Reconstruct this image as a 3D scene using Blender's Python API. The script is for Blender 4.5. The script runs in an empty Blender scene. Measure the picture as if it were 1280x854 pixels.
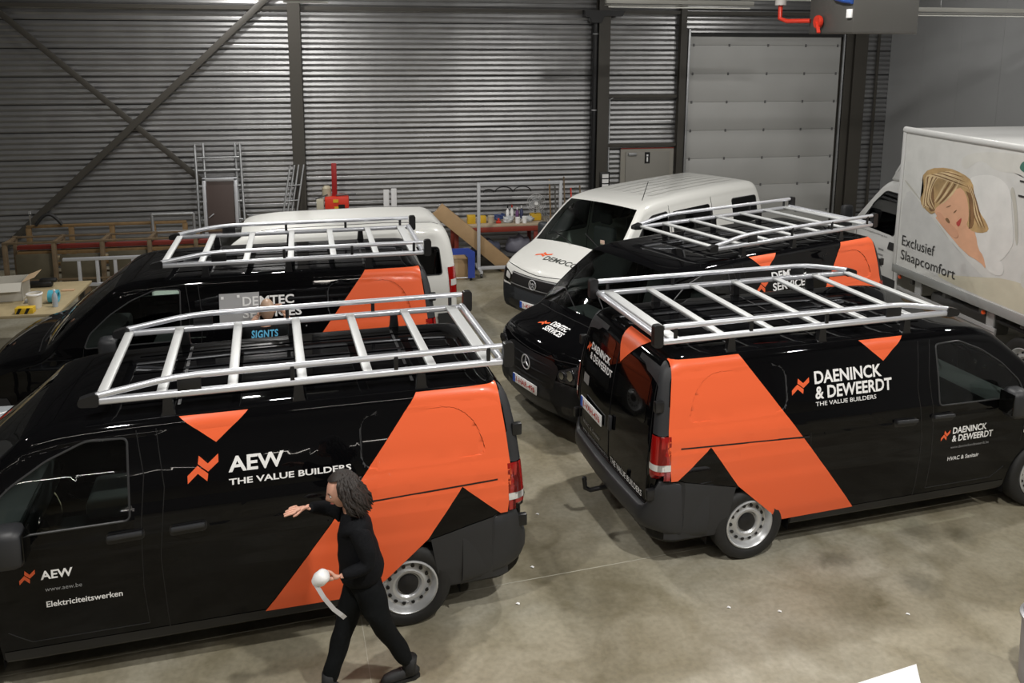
import bpy, bmesh, math, random
from mathutils import Vector, Matrix
from mathutils.bvhtree import BVHTree
random.seed(7)
SC = bpy.context.scene
COL = SC.collection
PI = math.pi

# ------------------------------------------------------------------ camera
cam_d = bpy.data.cameras.new('camera')
cam = bpy.data.objects.new('camera', cam_d)
COL.objects.link(cam)
SC.camera = cam
F_PX, PITCH, ROLL, CAM_Z, YAW = 1079.17, 0.17737, 0.00542, 4.4886, math.radians(11.1)
cam_d.sensor_fit = 'HORIZONTAL'
cam_d.sensor_width = 36.0
cam_d.lens = F_PX / 1280 * 36.0
cam_d.shift_x = (640 - 640.96) / 1280
cam_d.shift_y = -(427 - 244.0) / 1280
cam_d.clip_start = 0.05
fwd = Vector((math.sin(YAW) * math.cos(PITCH), math.cos(YAW) * math.cos(PITCH), -math.sin(PITCH)))
rgt = Vector((math.cos(YAW), -math.sin(YAW), 0))
upv = rgt.cross(fwd)
r2 = rgt * math.cos(ROLL) + upv * math.sin(ROLL)
u2 = -rgt * math.sin(ROLL) + upv * math.cos(ROLL)
M = Matrix((r2, u2, -fwd)).transposed().to_4x4()
M.translation = Vector((0, 0, CAM_Z))
cam.matrix_world = M

# ------------------------------------------------------------------ world, exposure, lamps
w = bpy.data.worlds.new('world'); SC.world = w
w.use_nodes = True
w.node_tree.nodes['Background'].inputs[0].default_value = (0.5, 0.52, 0.55, 1)
w.node_tree.nodes['Background'].inputs[1].default_value = 0.05
SC.view_settings.view_transform = 'Standard'
SC.view_settings.look = 'None'
SC.view_settings.exposure = 0.0
SC.view_settings.gamma = 1.0
SC.view_settings.use_curve_mapping = False

def lamp(name, loc, size, power, color=(1, .96, .9), sizey=None, rot=(0, 0, 0), shape=None):
    l = bpy.data.lights.new(name, 'AREA')
    l.energy = power; l.color = color
    l.size = size
    if sizey:
        l.shape = 'RECTANGLE'; l.size_y = sizey
    else:
        l.shape = 'DISK'
    o = bpy.data.objects.new(name, l); COL.objects.link(o)
    o.location = loc; o.rotation_euler = rot
    return o
WARM = (1, .975, .93)
for (x, y, e) in ((-1.0, 11.8, 230), (4.6, 9.6, 270), (10.2, 8.2, 200), (-6.5, 8.5, 45), (-2.4, 3.6, 240), (3.2, 2.6, 330), (9.0, 1.8, 260), (-1.9, 16.0, 150), (9.2, 14.2, 70)):
    lamp('high_bay_lamp', (x, y, 6.75), 0.32, e, WARM)
# fluorescent battens behind and over the camera (they mirror as long thin lines in the paint)
for (x, y, z, L) in ((-2.6, 1.6, 5.6, 3.0), (1.6, 0.8, 5.6, 3.0), (6.0, 1.0, 5.6, 3.0)):
    lamp('batten_lamp', (x, y, z), L, 40, (1, .93, .84), 0.06)

# strip light under the mezzanine behind the camera, low on the front wall
lamp('strip_lamp', (-2.6, -4.85, 1.75), 3.2, 16, (1, .93, .84), 0.05, rot=(PI / 2, 0, 0))
lamp('strip_lamp', (1.3, -4.85, 1.75), 2.4, 12, (1, .93, .84), 0.05, rot=(PI / 2, 0, 0))

# ------------------------------------------------------------------ materials
MATS = {}
def mat(name, color, rough=.5, metal=0., coat=0., noise=0., nscale=8., bump=0., bscale=40., alpha=None, spec=.5, emit=None, coords='Object'):
    if name in MATS: return MATS[name]
    m = bpy.data.materials.new(name); m.use_nodes = True
    nt = m.node_tree; b = nt.nodes['Principled BSDF']
    c = (*color, 1)
    b.inputs['Base Color'].default_value = c
    b.inputs['Roughness'].default_value = rough
    b.inputs['Metallic'].default_value = metal
    b.inputs['Coat Weight'].default_value = coat
    b.inputs['Coat Roughness'].default_value = .03
    b.inputs['Specular IOR Level'].default_value = spec
    if noise or bump:
        tc = nt.nodes.new('ShaderNodeTexCoord')
        n = nt.nodes.new('ShaderNodeTexNoise'); n.inputs['Scale'].default_value = nscale; n.inputs['Detail'].default_value = 6
        nt.links.new(tc.outputs[coords], n.inputs['Vector'])
        if noise:
            mr = nt.nodes.new('ShaderNodeMapRange')
            mr.inputs['From Min'].default_value = .3; mr.inputs['From Max'].default_value = .7
            mr.inputs['To Min'].default_value = 1 - noise; mr.inputs['To Max'].default_value = 1 + noise
            nt.links.new(n.outputs['Fac'], mr.inputs['Value'])
            vm = nt.nodes.new('ShaderNodeVectorMath'); vm.operation = 'SCALE'
            vm.inputs[0].default_value = color
            nt.links.new(mr.outputs[0], vm.inputs['Scale'])
            nt.links.new(vm.outputs[0], b.inputs['Base Color'])
        if bump:
            n2 = nt.nodes.new('ShaderNodeTexNoise'); n2.inputs['Scale'].default_value = bscale; n2.inputs['Detail'].default_value = 4
            nt.links.new(tc.outputs[coords], n2.inputs['Vector'])
            bp = nt.nodes.new('ShaderNodeBump'); bp.inputs['Strength'].default_value = bump; bp.inputs['Distance'].default_value = .01
            nt.links.new(n2.outputs['Fac'], bp.inputs['Height'])
            nt.links.new(bp.outputs[0], b.inputs['Normal'])
    if emit:
        b.inputs['Emission Color'].default_value = (*emit[:3], 1); b.inputs['Emission Strength'].default_value = emit[3]
    MATS[name] = m
    return m

def glass_mat(name, tint=(.25, .3, .28), gloss=(1, 1, 1), ior=1.5):
    m = bpy.data.materials.new(name); m.use_nodes = True
    nt = m.node_tree; nt.nodes.clear()
    out = nt.nodes.new('ShaderNodeOutputMaterial')
    tr = nt.nodes.new('ShaderNodeBsdfTransparent'); tr.inputs[0].default_value = (*tint, 1)
    gl = nt.nodes.new('ShaderNodeBsdfGlossy'); gl.inputs['Roughness'].default_value = .02; gl.inputs['Color'].default_value = (*gloss, 1)
    fr = nt.nodes.new('ShaderNodeFresnel'); fr.inputs['IOR'].default_value = ior
    mx = nt.nodes.new('ShaderNodeMixShader')
    nt.links.new(fr.outputs[0], mx.inputs[0]); nt.links.new(tr.outputs[0], mx.inputs[1]); nt.links.new(gl.outputs[0], mx.inputs[2])
    nt.links.new(mx.outputs[0], out.inputs[0])
    MATS[name] = m
    return m

BLACK = mat('black_paint', (.0025, .0025, .003), .2, coat=.55, spec=.0)
WHITEP = mat('white_paint', (.72, .72, .69), .35, coat=.6)
ORANGE = mat('orange_foil', (.84, .135, .045), .35, coat=.2, spec=.3)
WHITEF = mat('white_foil', (.86, .86, .86), .45)
GREYF = mat('grey_foil', (.22, .22, .22), .5)
BLACKF = mat('black_foil', (.006, .006, .007), .35, coat=.4)
DARKG = mat('opaque_dark_glass', (.003, .003, .003), .1, coat=.6, spec=.1)
PLAST = mat('dark_plastic', (.022, .023, .026), .5, bump=.05, bscale=300)
PLASTB = mat('black_plastic', (.008, .008, .009), .4)
RUBBER = mat('rubber', (.012, .012, .012), .65, noise=.2, nscale=20)
STEEL = mat('wheel_silver', (.56, .57, .58), .35, metal=.6)
ALU = mat('anodised_aluminium', (.70, .715, .76), .33, metal=.6)
ALUB = mat('aluminium_crossbar', (.56, .57, .57), .5, metal=.3)
CHROME = mat('chrome', (.8, .8, .8), .1, metal=1)
GLASS = glass_mat('tinted_glass', (.74, .84, .79))
GLASSD = glass_mat('dark_glass', (.05, .06, .06))
SEAL = mat('window_seal', (.03, .031, .033), .45)
REDL = mat('red_lamp_lens', (.30, .006, .005), .15, coat=.8)
CLEARL = mat('clear_lamp_lens', (.6, .6, .58), .1, coat=1)
INTER = mat('interior_fabric', (.06, .06, .065), .8)
BADGE = mat('badge_silver', (.62, .63, .65), .3, metal=.5)
BLUE = mat('plate_blue', (.02, .08, .45), .4)
REDT = mat('plate_red', (.55, .03, .02), .4)
GREYM = mat('galvanised_steel', (.42, .43, .44), .42, metal=.7, noise=.15, nscale=6)

# ------------------------------------------------------------------ object helpers
def link(name, me, m=None, parent=None, smooth=None):
    o = bpy.data.objects.new(name, me); COL.objects.link(o)
    if m is not None:
        for mm in (m if isinstance(m, (list, tuple)) else [m]): me.materials.append(mm)
    if parent is not None: o.parent = parent
    if smooth:
        me.shade_smooth(); me.set_sharp_from_angle(angle=math.radians(smooth))
    return o
def from_bm(name, bm, m=None, parent=None, smooth=None):
    me = bpy.data.meshes.new(name); bm.to_mesh(me); bm.free()
    return link(name, me, m, parent, smooth)
def tag(o, label=None, cat=None, group=None, kind=None):
    if label: o['label'] = label
    if cat: o['category'] = cat
    if group: o['group'] = group
    if kind: o['kind'] = kind
    return o
def thing(name, label, cat, loc=(0, 0, 0), rz=0, group=None):
    o = bpy.data.objects.new(name, None); COL.objects.link(o)
    o.location = loc; o.rotation_euler = (0, 0, rz)
    return tag(o, label, cat, group)
def copy_tree(o, parent=None):
    c = o.copy(); COL.objects.link(c); c.parent = parent
    for ch in list(o.children): copy_tree(ch, c)
    return c

def box_bm(bm, lo, hi, bevel=0., rot=None):
    r = bmesh.ops.create_cube(bm, size=1.)
    c = [(lo[i] + hi[i]) / 2 for i in range(3)]; s = [abs(hi[i] - lo[i]) for i in range(3)]
    for v in r['verts']:
        v.co = Vector((v.co.x * s[0], v.co.y * s[1], v.co.z * s[2]))
    if bevel:
        es = list({e for v in r['verts'] for e in v.link_edges})
        b = bmesh.ops.bevel(bm, geom=es, offset=min(bevel, min(s) * .45), segments=2, profile=.5, affect='EDGES')
        vs = list({v for f in b['faces'] for v in f.verts} | {v for v in r['verts'] if v.is_valid})
    else: vs = r['verts']
    for v in vs:
        if rot is not None: v.co = rot @ v.co
        v.co += Vector(c)
    return vs
def box(name, lo, hi, m, parent=None, bevel=0., rot=None):
    bm = bmesh.new(); box_bm(bm, lo, hi, bevel, rot)
    return from_bm(name, bm, m, parent, 40 if bevel else None)
def tube_bm(bm, pts, r, seg=10, cap=True, flat=1.):
    pts = [Vector(p) for p in pts]; n = len(pts); rings = []
    rr = r if isinstance(r, (list, tuple)) else [r] * n
    ref = None
    for i, p in enumerate(pts):
        t = (pts[min(i + 1, n - 1)] - pts[max(i - 1, 0)]).normalized()
        if ref is None:
            ref = Vector((0, 0, 1)) if abs(t.z) < .9 else Vector((0, 1, 0))
        a = t.cross(ref).normalized(); b = a.cross(t).normalized(); ref = b
        rings.append([bm.verts.new(p + a * math.cos(k * 2 * PI / seg) * rr[i] + b * math.sin(k * 2 * PI / seg) * rr[i] * flat) for k in range(seg)])
    for i in range(n - 1):
        for k in range(seg):
            bm.faces.new((rings[i][k], rings[i][(k + 1) % seg], rings[i + 1][(k + 1) % seg], rings[i + 1][k]))
    if cap:
        bm.faces.new(list(reversed(rings[0]))); bm.faces.new(rings[-1])
def tube(name, pts, r, m, parent=None, seg=10, flat=1.):
    bm = bmesh.new(); tube_bm(bm, pts, r, seg, True, flat)
    bmesh.ops.recalc_face_normals(bm, faces=bm.faces)
    return from_bm(name, bm, m, parent, 50)
def bar(name, a, b, wd, ht, m, parent=None, up=(0, 0, 1), bevel=.004):
    a = Vector(a); b = Vector(b); t = (b - a); L = t.length; t.normalize()
    u = Vector(up)
    s = t.cross(u)
    if s.length < 1e-3: s = t.cross(Vector((0, 1, 0)))
    s.normalize(); u = s.cross(t)
    bm = bmesh.new()
    box_bm(bm, (-L / 2, -wd / 2, -ht / 2), (L / 2, wd / 2, ht / 2), bevel)
    Mx = Matrix((t, s, u)).transposed().to_4x4(); Mx.translation = (a + b) / 2
    bm.transform(Mx)
    bmesh.ops.recalc_face_normals(bm, faces=bm.faces)
    return from_bm(name, bm, m, parent, 40)
def lathe_bm(bm, prof, seg=32, axis='z', center=(0, 0, 0)):
    rings = []
    c = Vector(center)
    for (r, h) in prof:
        ring = []
        for k in range(seg):
            a = 2 * PI * k / seg
            if axis == 'z': p = Vector((r * math.cos(a), r * math.sin(a), h))
            elif axis == 'y': p = Vector((r * math.cos(a), h, r * math.sin(a)))
            else: p = Vector((h, r * math.cos(a), r * math.sin(a)))
            ring.append(bm.verts.new(p + c))
        rings.append(ring)
    for i in range(len(rings) - 1):
        for k in range(seg):
            bm.faces.new((rings[i][k], rings[i][(k + 1) % seg], rings[i + 1][(k + 1) % seg], rings[i + 1][k]))
    if abs(prof[0][0] - prof[-1][0]) > 1e-4 or prof[0][0] < 1e-4:
        for ring, (r, h) in ((rings[0], prof[0]), (rings[-1], prof[-1])):
            if r > 1e-4: bm.faces.new(ring)
    bmesh.ops.remove_doubles(bm, verts=bm.verts, dist=1e-5)
    bmesh.ops.recalc_face_normals(bm, faces=bm.faces)
def lathe(name, prof, m, parent=None, seg=32, axis='z', center=(0, 0, 0), smooth=40):
    bm = bmesh.new(); lathe_bm(bm, prof, seg, axis, center)
    return from_bm(name, bm, m, parent, smooth)
def prism(name, poly, lo, hi, m, parent=None, axis='y', smooth=None):
    """extrude a 2D polygon: axis y -> (x,z) poly, x -> (y,z), z -> (x,y)"""
    bm = bmesh.new()
    def P(u, v, h): return (u, h, v) if axis == 'y' else ((h, u, v) if axis == 'x' else (u, v, h))
    a = [bm.verts.new(P(u, v, lo)) for u, v in poly]; b = [bm.verts.new(P(u, v, hi)) for u, v in poly]
    bm.faces.new(a); bm.faces.new(list(reversed(b)))
    for i in range(len(poly)):
        j = (i + 1) % len(poly)
        bm.faces.new((a[j], a[i], b[i], b[j]))
    bmesh.ops.recalc_face_normals(bm, faces=bm.faces)
    return from_bm(name, bm, m, parent, smooth)

FONT = {}
def text_mesh(s, bold=0., space=1.):
    """flat triangulated text normalised to unit height box; returns verts, faces, width"""
    key = (s, bold, space)
    if key in FONT: return FONT[key]
    cu = bpy.data.curves.new('lettering', 'FONT'); cu.body = s; cu.offset = bold; cu.resolution_u = 3; cu.space_character = space
    o = bpy.data.objects.new('lettering', cu); COL.objects.link(o)
    dg = bpy.context.evaluated_depsgraph_get()
    me = bpy.data.meshes.new_from_object(o.evaluated_get(dg))
    vs = [v.co.copy() for v in me.vertices]; fs = [tuple(p.vertices) for p in me.polygons]
    bpy.data.objects.remove(o); bpy.data.curves.remove(cu); bpy.data.meshes.remove(me)
    x0 = min(v.x for v in vs); x1 = max(v.x for v in vs); y0 = min(v.y for v in vs); y1 = max(v.y for v in vs)
    vs = [((v.x - x0) / (x1 - x0), (v.y - y0) / (y1 - y0)) for v in vs]
    FONT[key] = (vs, fs)
    return FONT[key]
# ------------------------------------------------------------------ surface projection helpers
class Surf:
    """a vehicle skin in its own frame; lays foils, lettering and lamps on it"""
    AX = {'L': Vector((0, 1, 0)), 'R': Vector((0, -1, 0)), 'F': Vector((1, 0, 0)), 'B': Vector((-1, 0, 0)), 'H': Vector((0, 0, 1))}
    def __init__(s, bm):
        s.bm = bm; bm.faces.ensure_lookup_table(); bm.normal_update()
        s.tree = BVHTree.FromBMesh(bm)
    def P(s, ax, u, v, h=0.):
        if ax in 'LR': return Vector((u, h, v))
        if ax in 'FB': return Vector((h, u, v))
        return Vector((v, u, h))
    def hit(s, ax, u, v, off=.003):
        a = s.AX[ax]; d = 9 * (1 if ax in 'LFH' else -1)
        o = s.P(ax, u, v, d)
        loc, nor, i, dist = s.tree.ray_cast(o, -a)
        if loc is None: return None
        if nor.dot(a) < 0: nor = -nor
        return loc + nor * off
    def text(s, ax, txt, u0, v0, u1, v1, m, parent, bold=0., name='lettering', off=.004, space=1., slope=0.):
        vs, fs = text_mesh(txt, bold, space)
        bm = bmesh.new(); vv = []
        last = None
        for a, b in vs:
            p = s.hit(ax, u0 + (u1 - u0) * a, v0 + (v1 - v0) * b + slope * a, off)
            if p is None: p = last or s.P(ax, u0, v0, .9)
            last = p
            vv.append(bm.verts.new(p))
        for f in fs:
            try: bm.faces.new([vv[i] for i in f])
            except ValueError: pass
        bm.normal_update()
        for f in bm.faces:
            if f.normal.dot(s.AX[ax]) < 0: f.normal_flip()
        return from_bm(name, bm, m, parent)
    def clip(s, bm, ax, poly, geom=None, outer=True):
        """bisect faces to the convex polygon; returns faces inside"""
        area = sum(poly[i][0] * poly[(i + 1) % len(poly)][1] - poly[(i + 1) % len(poly)][0] * poly[i][1] for i in range(len(poly)))
        if area < 0: poly = list(reversed(poly))
        for i in range(len(poly)):
            a = poly[i]; b = poly[(i + 1) % len(poly)]
            e = (b[0] - a[0], b[1] - a[1]); L = math.hypot(*e)
            if L < 1e-6: continue
            n2 = (e[1] / L, -e[0] / L)
            no = s.P(ax, n2[0], n2[1], 0.); co = s.P(ax, a[0], a[1], 0.)
            g = geom if geom is not None else bm.verts[:] + bm.edges[:] + bm.faces[:]
            r = bmesh.ops.bisect_plane(bm, geom=g, dist=1e-5, plane_co=co, plane_no=no, clear_outer=outer, clear_inner=False)
            if geom is not None: geom = [x for x in r['geom'] if x.is_valid]
        def inside(f):
            c = f.calc_center_median()
            u, v = (c.x, c.z) if ax in 'LR' else ((c.y, c.z) if ax in 'FB' else (c.y, c.x))
            for i in range(len(poly)):
                a = poly[i]; b = poly[(i + 1) % len(poly)]
                if (b[0] - a[0]) * (v - a[1]) - (b[1] - a[1]) * (u - a[0]) < -1e-6: return False
            return True
        if geom is not None:
            return [x for x in geom if isinstance(x, bmesh.types.BMFace) and x.is_valid and inside(x)]
    def faces_for(s, ax, poly, thr=.12, pad=.0):
        us = [p[0] for p in poly]; vs = [p[1] for p in poly]; a = s.AX[ax]
        out = []
        for f in s.bm.faces:
            if f.normal.dot(a) < thr: continue
            if ax == 'L' and f.calc_center_median().y < .3: continue
            if ax == 'R' and f.calc_center_median().y > -.3: continue
            cs = [v.co for v in f.verts]
            if ax in 'LR': U = [c.x for c in cs]; V = [c.z for c in cs]
            elif ax in 'FB': U = [c.y for c in cs]; V = [c.z for c in cs]
            else: U = [c.y for c in cs]; V = [c.x for c in cs]
            if max(U) < min(us) - pad or min(U) > max(us) + pad or max(V) < min(vs) - pad or min(V) > max(vs) + pad: continue
            out.append(f)
        return out
    def decal(s, ax, polys, m, parent, name='foil_panel', off=.0025, thick=0., thr=.12, smooth=30):
        bm = bmesh.new()
        if polys and not isinstance(polys[0][0], (tuple, list)): polys = [polys]
        for poly in polys:
            fs = s.faces_for(ax, poly, thr)
            t = bmesh.new(); mp = {}
            for f in fs:
                for v in f.verts:
                    if v.index not in mp: mp[v.index] = t.verts.new(v.co)
                try: t.faces.new([mp[v.index] for v in f.verts])
                except ValueError: pass
            s.clip(t, ax, poly)
            me = bpy.data.meshes.new('t'); t.to_mesh(me); t.free(); bm.from_mesh(me); bpy.data.meshes.remove(me)
        bmesh.ops.remove_doubles(bm, verts=bm.verts, dist=2e-4)
        bm.normal_update()
        a = s.AX[ax]
        for f in bm.faces:
            if f.normal.dot(a) < 0: f.normal_flip()
        bm.normal_update()
        for v in bm.verts: v.co += v.normal * (off + thick)
        if thick:
            ed = [e for e in bm.edges if e.is_boundary]
            r = bmesh.ops.extrude_edge_only(bm, edges=ed)
            for v in r['geom']:
                if isinstance(v, bmesh.types.BMVert): v.co -= a * (thick + .012)
        return from_bm(name, bm, m, parent, smooth)
    def line(s, ax, pts, r, m, parent, name='shut_line', off=.0, seg=6, step=.06, closed=False):
        if closed: pts = list(pts) + [pts[0]]
        P = []
        for i in range(len(pts) - 1):
            a, b = pts[i], pts[i + 1]; n = max(1, int(math.hypot(b[0] - a[0], b[1] - a[1]) / step))
            for k in range(n + (1 if i == len(pts) - 2 else 0)):
                t = k / n; h = s.hit(ax, a[0] + (b[0] - a[0]) * t, a[1] + (b[1] - a[1]) * t, off)
                if h is not None and (not P or (h - P[-1]).length < .35): P.append(h)
        if len(P) < 2: return None
        return tube(name, P, r, m, parent, seg)

def catmull(pts, sub):
    n = len(pts); out = []
    for i in range(n):
        p0, p1, p2, p3 = pts[i - 1], pts[i], pts[(i + 1) % n], pts[(i + 2) % n]
        d = math.hypot(p2[0] - p1[0], p2[1] - p1[1])
        k = max(1, min(sub, int(d / .05)))
        def lim(a, b):   # keep a far neighbour from pulling the curve past its end
            L = math.hypot(a[0] - b[0], a[1] - b[1])
            return a if L <= 1.5 * d else tuple(y + (x - y) * 1.5 * d / L for x, y in zip(a, b))
        p0 = lim(p0, p1); p3 = lim(p3, p2)
        for j in range(k):
            t = j / k
            q = []
            for a, b, c, e in zip(p0, p1, p2, p3):
                q.append(.5 * ((2 * b) + (-a + c) * t + (2 * a - 5 * b + 4 * c - e) * t * t + (-a + 3 * b - 3 * c + e) * t ** 3))
            # keep long straights straight
            if d > .5:
                q = [b + (c - b) * t for b, c in zip(p1, p2)]
            out.append(tuple(q))
    return out
def lerp_tab(tab, x):
    if x <= tab[0][0]: return tab[0][1]
    for (a, b), (c, d) in zip(tab, tab[1:]):
        if x <= c: return b + (d - b) * (x - a) / (c - a)
    return tab[-1][1]
def smooth01(t):
    t = max(0, min(1, t)); return t * t * (3 - 2 * t)
def inpoly(x, z, poly):
    c = False; n = len(poly)
    for i in range(n):
        a = poly[i]; b = poly[(i + 1) % n]
        if (a[1] > z) != (b[1] > z) and x < (b[0] - a[0]) * (z - a[1]) / (b[1] - a[1]) + a[0]: c = not c
    return c

def rounded(poly, r, n=4):
    """round the corners of a convex polygon"""
    out = []; m = len(poly)
    for i in range(m):
        p = Vector(poly[i]); a = Vector(poly[i - 1]); b = Vector(poly[(i + 1) % m])
        da = (a - p); db = (b - p); rr = min(r, da.length * .45, db.length * .45)
        A = p + da.normalized() * rr; B = p + db.normalized() * rr
        for k in range(n + 1):
            t = k / n; q = A * (1 - t) ** 2 + p * 2 * t * (1 - t) + B * t * t
            out.append((q.x, q.y))
    return out

def build_skin(spec):
    """spec: outline [(x,z,r,crown)], hw table z->half width, nose (x0,x1,amount), tail, presses, wheels, windows, wind (x range of windscreen)"""
    ol = catmull(spec['outline'], 4)
    n = len(ol)
    area = sum(ol[i][0] * ol[(i + 1) % n][1] - ol[(i + 1) % n][0] * ol[i][1] for i in range(n))
    sgn = 1 if area > 0 else -1
    x0, x1, am = spec['nose']; tx0, tx1, ta = spec['tail']
    def HW(x, z):
        h = lerp_tab(spec['hw'], z)
        if x > x0: h -= am * ((x - x0) / (x1 - x0)) ** 2
        if x < tx0: h -= ta * ((tx0 - x) / (tx0 - tx1)) ** 2
        if 'corner' in spec and z < .86 and x < -.66: h = min(h, spec['corner'](x))
        return h
    nrm = []
    for i in range(n):
        a = ol[i - 1]; b = ol[(i + 1) % n]
        t = Vector((b[0] - a[0], b[1] - a[1])).normalized()
        nrm.append(Vector((-t.y, t.x)) * sgn)   # inward
    NT = 12; NR = 7
    bm = bmesh.new()
    loops = []; wind_idx = set()
    inset = []
    for i, (x, z, r, c) in enumerate(ol):
        ip = Vector((x, z)) + nrm[i] * r
        h = HW(ip.x, ip.y)
        row = []
        right = []
        for k in range(NR + 1):
            ph = PI / 2 * (1 - k / NR)
            d = r * (1 - math.cos(ph)); yy = h - r * (1 - math.sin(ph))
            p = Vector((x, z)) + nrm[i] * d
            right.append((p.x, yy, p.y))
        # right[0] deepest (side) ... right[-1] strip edge
        we = h - r
        strip = []
        for k in range(1, NT):
            t = -1 + 2 * k / NT
            q = Vector((x, z)) - nrm[i] * c * (1 - t * t)
            strip.append((q.x, -t * we, q.y))
        row = right + strip + [(p[0], -p[1], p[2]) for p in reversed(right)]
        loops.append([bm.verts.new(p) for p in row])
        inset.append((ip.x, ip.y))
    glass_faces = []
    W = len(loops[0])
    wx = spec['wind']
    for i in range(n):
        j = (i + 1) % n
        xm = (ol[i][0] + ol[j][0]) / 2; zm = (ol[i][1] + ol[j][1]) / 2
        bottom = zm < spec['floor'] + .02
        for k in range(W - 1):
            mid = NR <= k < W - 1 - NR
            if bottom and mid: continue
            f = bm.faces.new((loops[i][k], loops[i][k + 1], loops[j][k + 1], loops[j][k]))
            if mid and wx[0] < xm < wx[1] and zm > wx[2] and NR + 0 <= k < W - 1 - NR: glass_faces.append(f)
    # side sheets
    zs = sorted({z for z, _ in spec['hw']} | {k * .12 for k in range(2, 18)}); xs = [-1.0 + .05 * k for k in range(10)] + [-.5 + .12 * k for k in range(40)]
    for sd in (1, -1):
        sb = bmesh.new()
        vs = [sb.verts.new((x, 0, z)) for x, z in inset]
        f = sb.faces.new(vs)
        bmesh.ops.triangulate(sb, faces=[f])
        bmesh.ops.dissolve_limit(sb, angle_limit=.01, verts=sb.verts, edges=sb.edges) if False else None
        bmesh.ops.join_triangles(sb, faces=sb.faces[:], angle_face_threshold=3.2, angle_shape_threshold=3.2)
        for z in zs:
            bmesh.ops.bisect_plane(sb, geom=sb.verts[:] + sb.edges[:] + sb.faces[:], dist=1e-5, plane_co=(0, 0, z), plane_no=(0, 0, 1))
        for x in xs:
            bmesh.ops.bisect_plane(sb, geom=sb.verts[:] + sb.edges[:] + sb.faces[:], dist=1e-5, plane_co=(x, 0, 0), plane_no=(1, 0, 0))
        helper = Surf.__new__(Surf); helper.bm = sb
        for (poly, depth, lip) in spec['press']:
            cx = sum(p[0] for p in poly) / len(poly); cz = sum(p[1] for p in poly) / len(poly)
            wd = max(p[0] for p in poly) - min(p[0] for p in poly); hd = max(p[1] for p in poly) - min(p[1] for p in poly)
            inner = [(cx + (p[0] - cx) * (1 - 2 * lip / wd), cz + (p[1] - cz) * (1 - 2 * lip / hd)) for p in poly]
            for pl in (poly, inner):
                Surf.clip(helper, sb, 'L', pl, geom=sb.verts[:] + sb.edges[:] + sb.faces[:], outer=False)
        for v in sb.verts:
            x, z = v.co.x, v.co.z
            y = HW(x, z)
            for (poly, depth, lip) in spec['press']:
                cx = sum(p[0] for p in poly) / len(poly); cz = sum(p[1] for p in poly) / len(poly)
                wd = max(p[0] for p in poly) - min(p[0] for p in poly); hd = max(p[1] for p in poly) - min(p[1] for p in poly)
                q = (cx + (x - cx) / (1 - 2 * (lip - .002) / wd), cz + (z - cz) / (1 - 2 * (lip - .002) / hd))
                if inpoly(q[0], q[1], poly): y -= depth
            v.co.y = y * sd
        bmesh.ops.triangulate(sb, faces=sb.faces[:])
        me = bpy.data.meshes.new('t'); sb.to_mesh(me); sb.free(); bm.from_mesh(me); bpy.data.meshes.remove(me)
    bmesh.ops.remove_doubles(bm, verts=bm.verts, dist=2e-4)
    bmesh.ops.dissolve_degenerate(bm, edges=bm.edges, dist=1e-5)
    glass_faces = [f for f in glass_faces if f.is_valid]
    gv = [[v.co.copy() for v in f.verts] for f in glass_faces]
    bm.normal_update()
    # orient outward
    C = Vector((1.4, 0, 1.0))
    for f in bm.faces:
        c = f.calc_center_median(); d = c - C; d.x *= .4
        if f.normal.dot(d) < 0: f.normal_flip()
    bm.normal_update()
    full = Surf(bm.copy())
    full.bm.faces.ensure_lookup_table()
    # windscreen
    g = bmesh.new()
    for q in gv: g.faces.new([g.verts.new(c) for c in q])
    bmesh.ops.remove_doubles(g, verts=g.verts, dist=1e-4)
    bmesh.ops.recalc_face_normals(g, faces=g.faces)
    out = {'windscreen': g, 'full': full}
    gset = set(f for f in glass_faces if f.is_valid)
    bmesh.ops.delete(bm, geom=list(gset), context='FACES')
    sk = Surf.__new__(Surf); sk.bm = bm
    def cut(ax, poly, thr=.1, ring=False):
        bm.normal_update()
        fs = Surf.faces_for(sk, ax, poly, thr if not ring else -2)
        if ring:
            sgy = 1 if ax == 'L' else -1
            fs = [f for f in fs if f.calc_center_median().y * sgy > .45 and f.calc_center_median().z < 1.1]
        geom = list({v for f in fs for v in f.verts}) + list({e for f in fs for e in f.edges}) + fs
        return Surf.clip(sk, bm, ax, poly, geom=geom, outer=False)
    wins = []
    for side, poly, nm in spec['windows']:
        fs = cut(side, poly)
        gb = bmesh.new()
        for f in fs: gb.faces.new([gb.verts.new(v.co) for v in f.verts])
        bmesh.ops.remove_doubles(gb, verts=gb.verts, dist=1e-5)
        a = Surf.AX[side]
        for v in gb.verts: v.co -= a * .004
        gb.normal_update()
        for f in gb.faces:
            if f.normal.dot(a) < 0: f.normal_flip()
        bmesh.ops.delete(bm, geom=fs, context='FACES')
        wins.append((nm, gb, side, poly))
    out['wins'] = wins
    for (wxx, wz, wr) in spec['wheels']:
        for side in 'LR':
            poly = [(wxx + wr * math.cos(a), wz + wr * math.sin(a)) for a in [PI * k / 14 for k in range(15)]] + [(wxx - wr * .98, -.1), (wxx + wr * .98, -.1)]
            fs = cut(side, poly, ring=True)
            bmesh.ops.delete(bm, geom=fs, context='FACES')
    bm.verts.ensure_lookup_table()
    loose = [v for v in bm.verts if not v.link_faces]
    bmesh.ops.delete(bm, geom=loose, context='VERTS')
    out['body'] = bm
    return out

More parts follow.
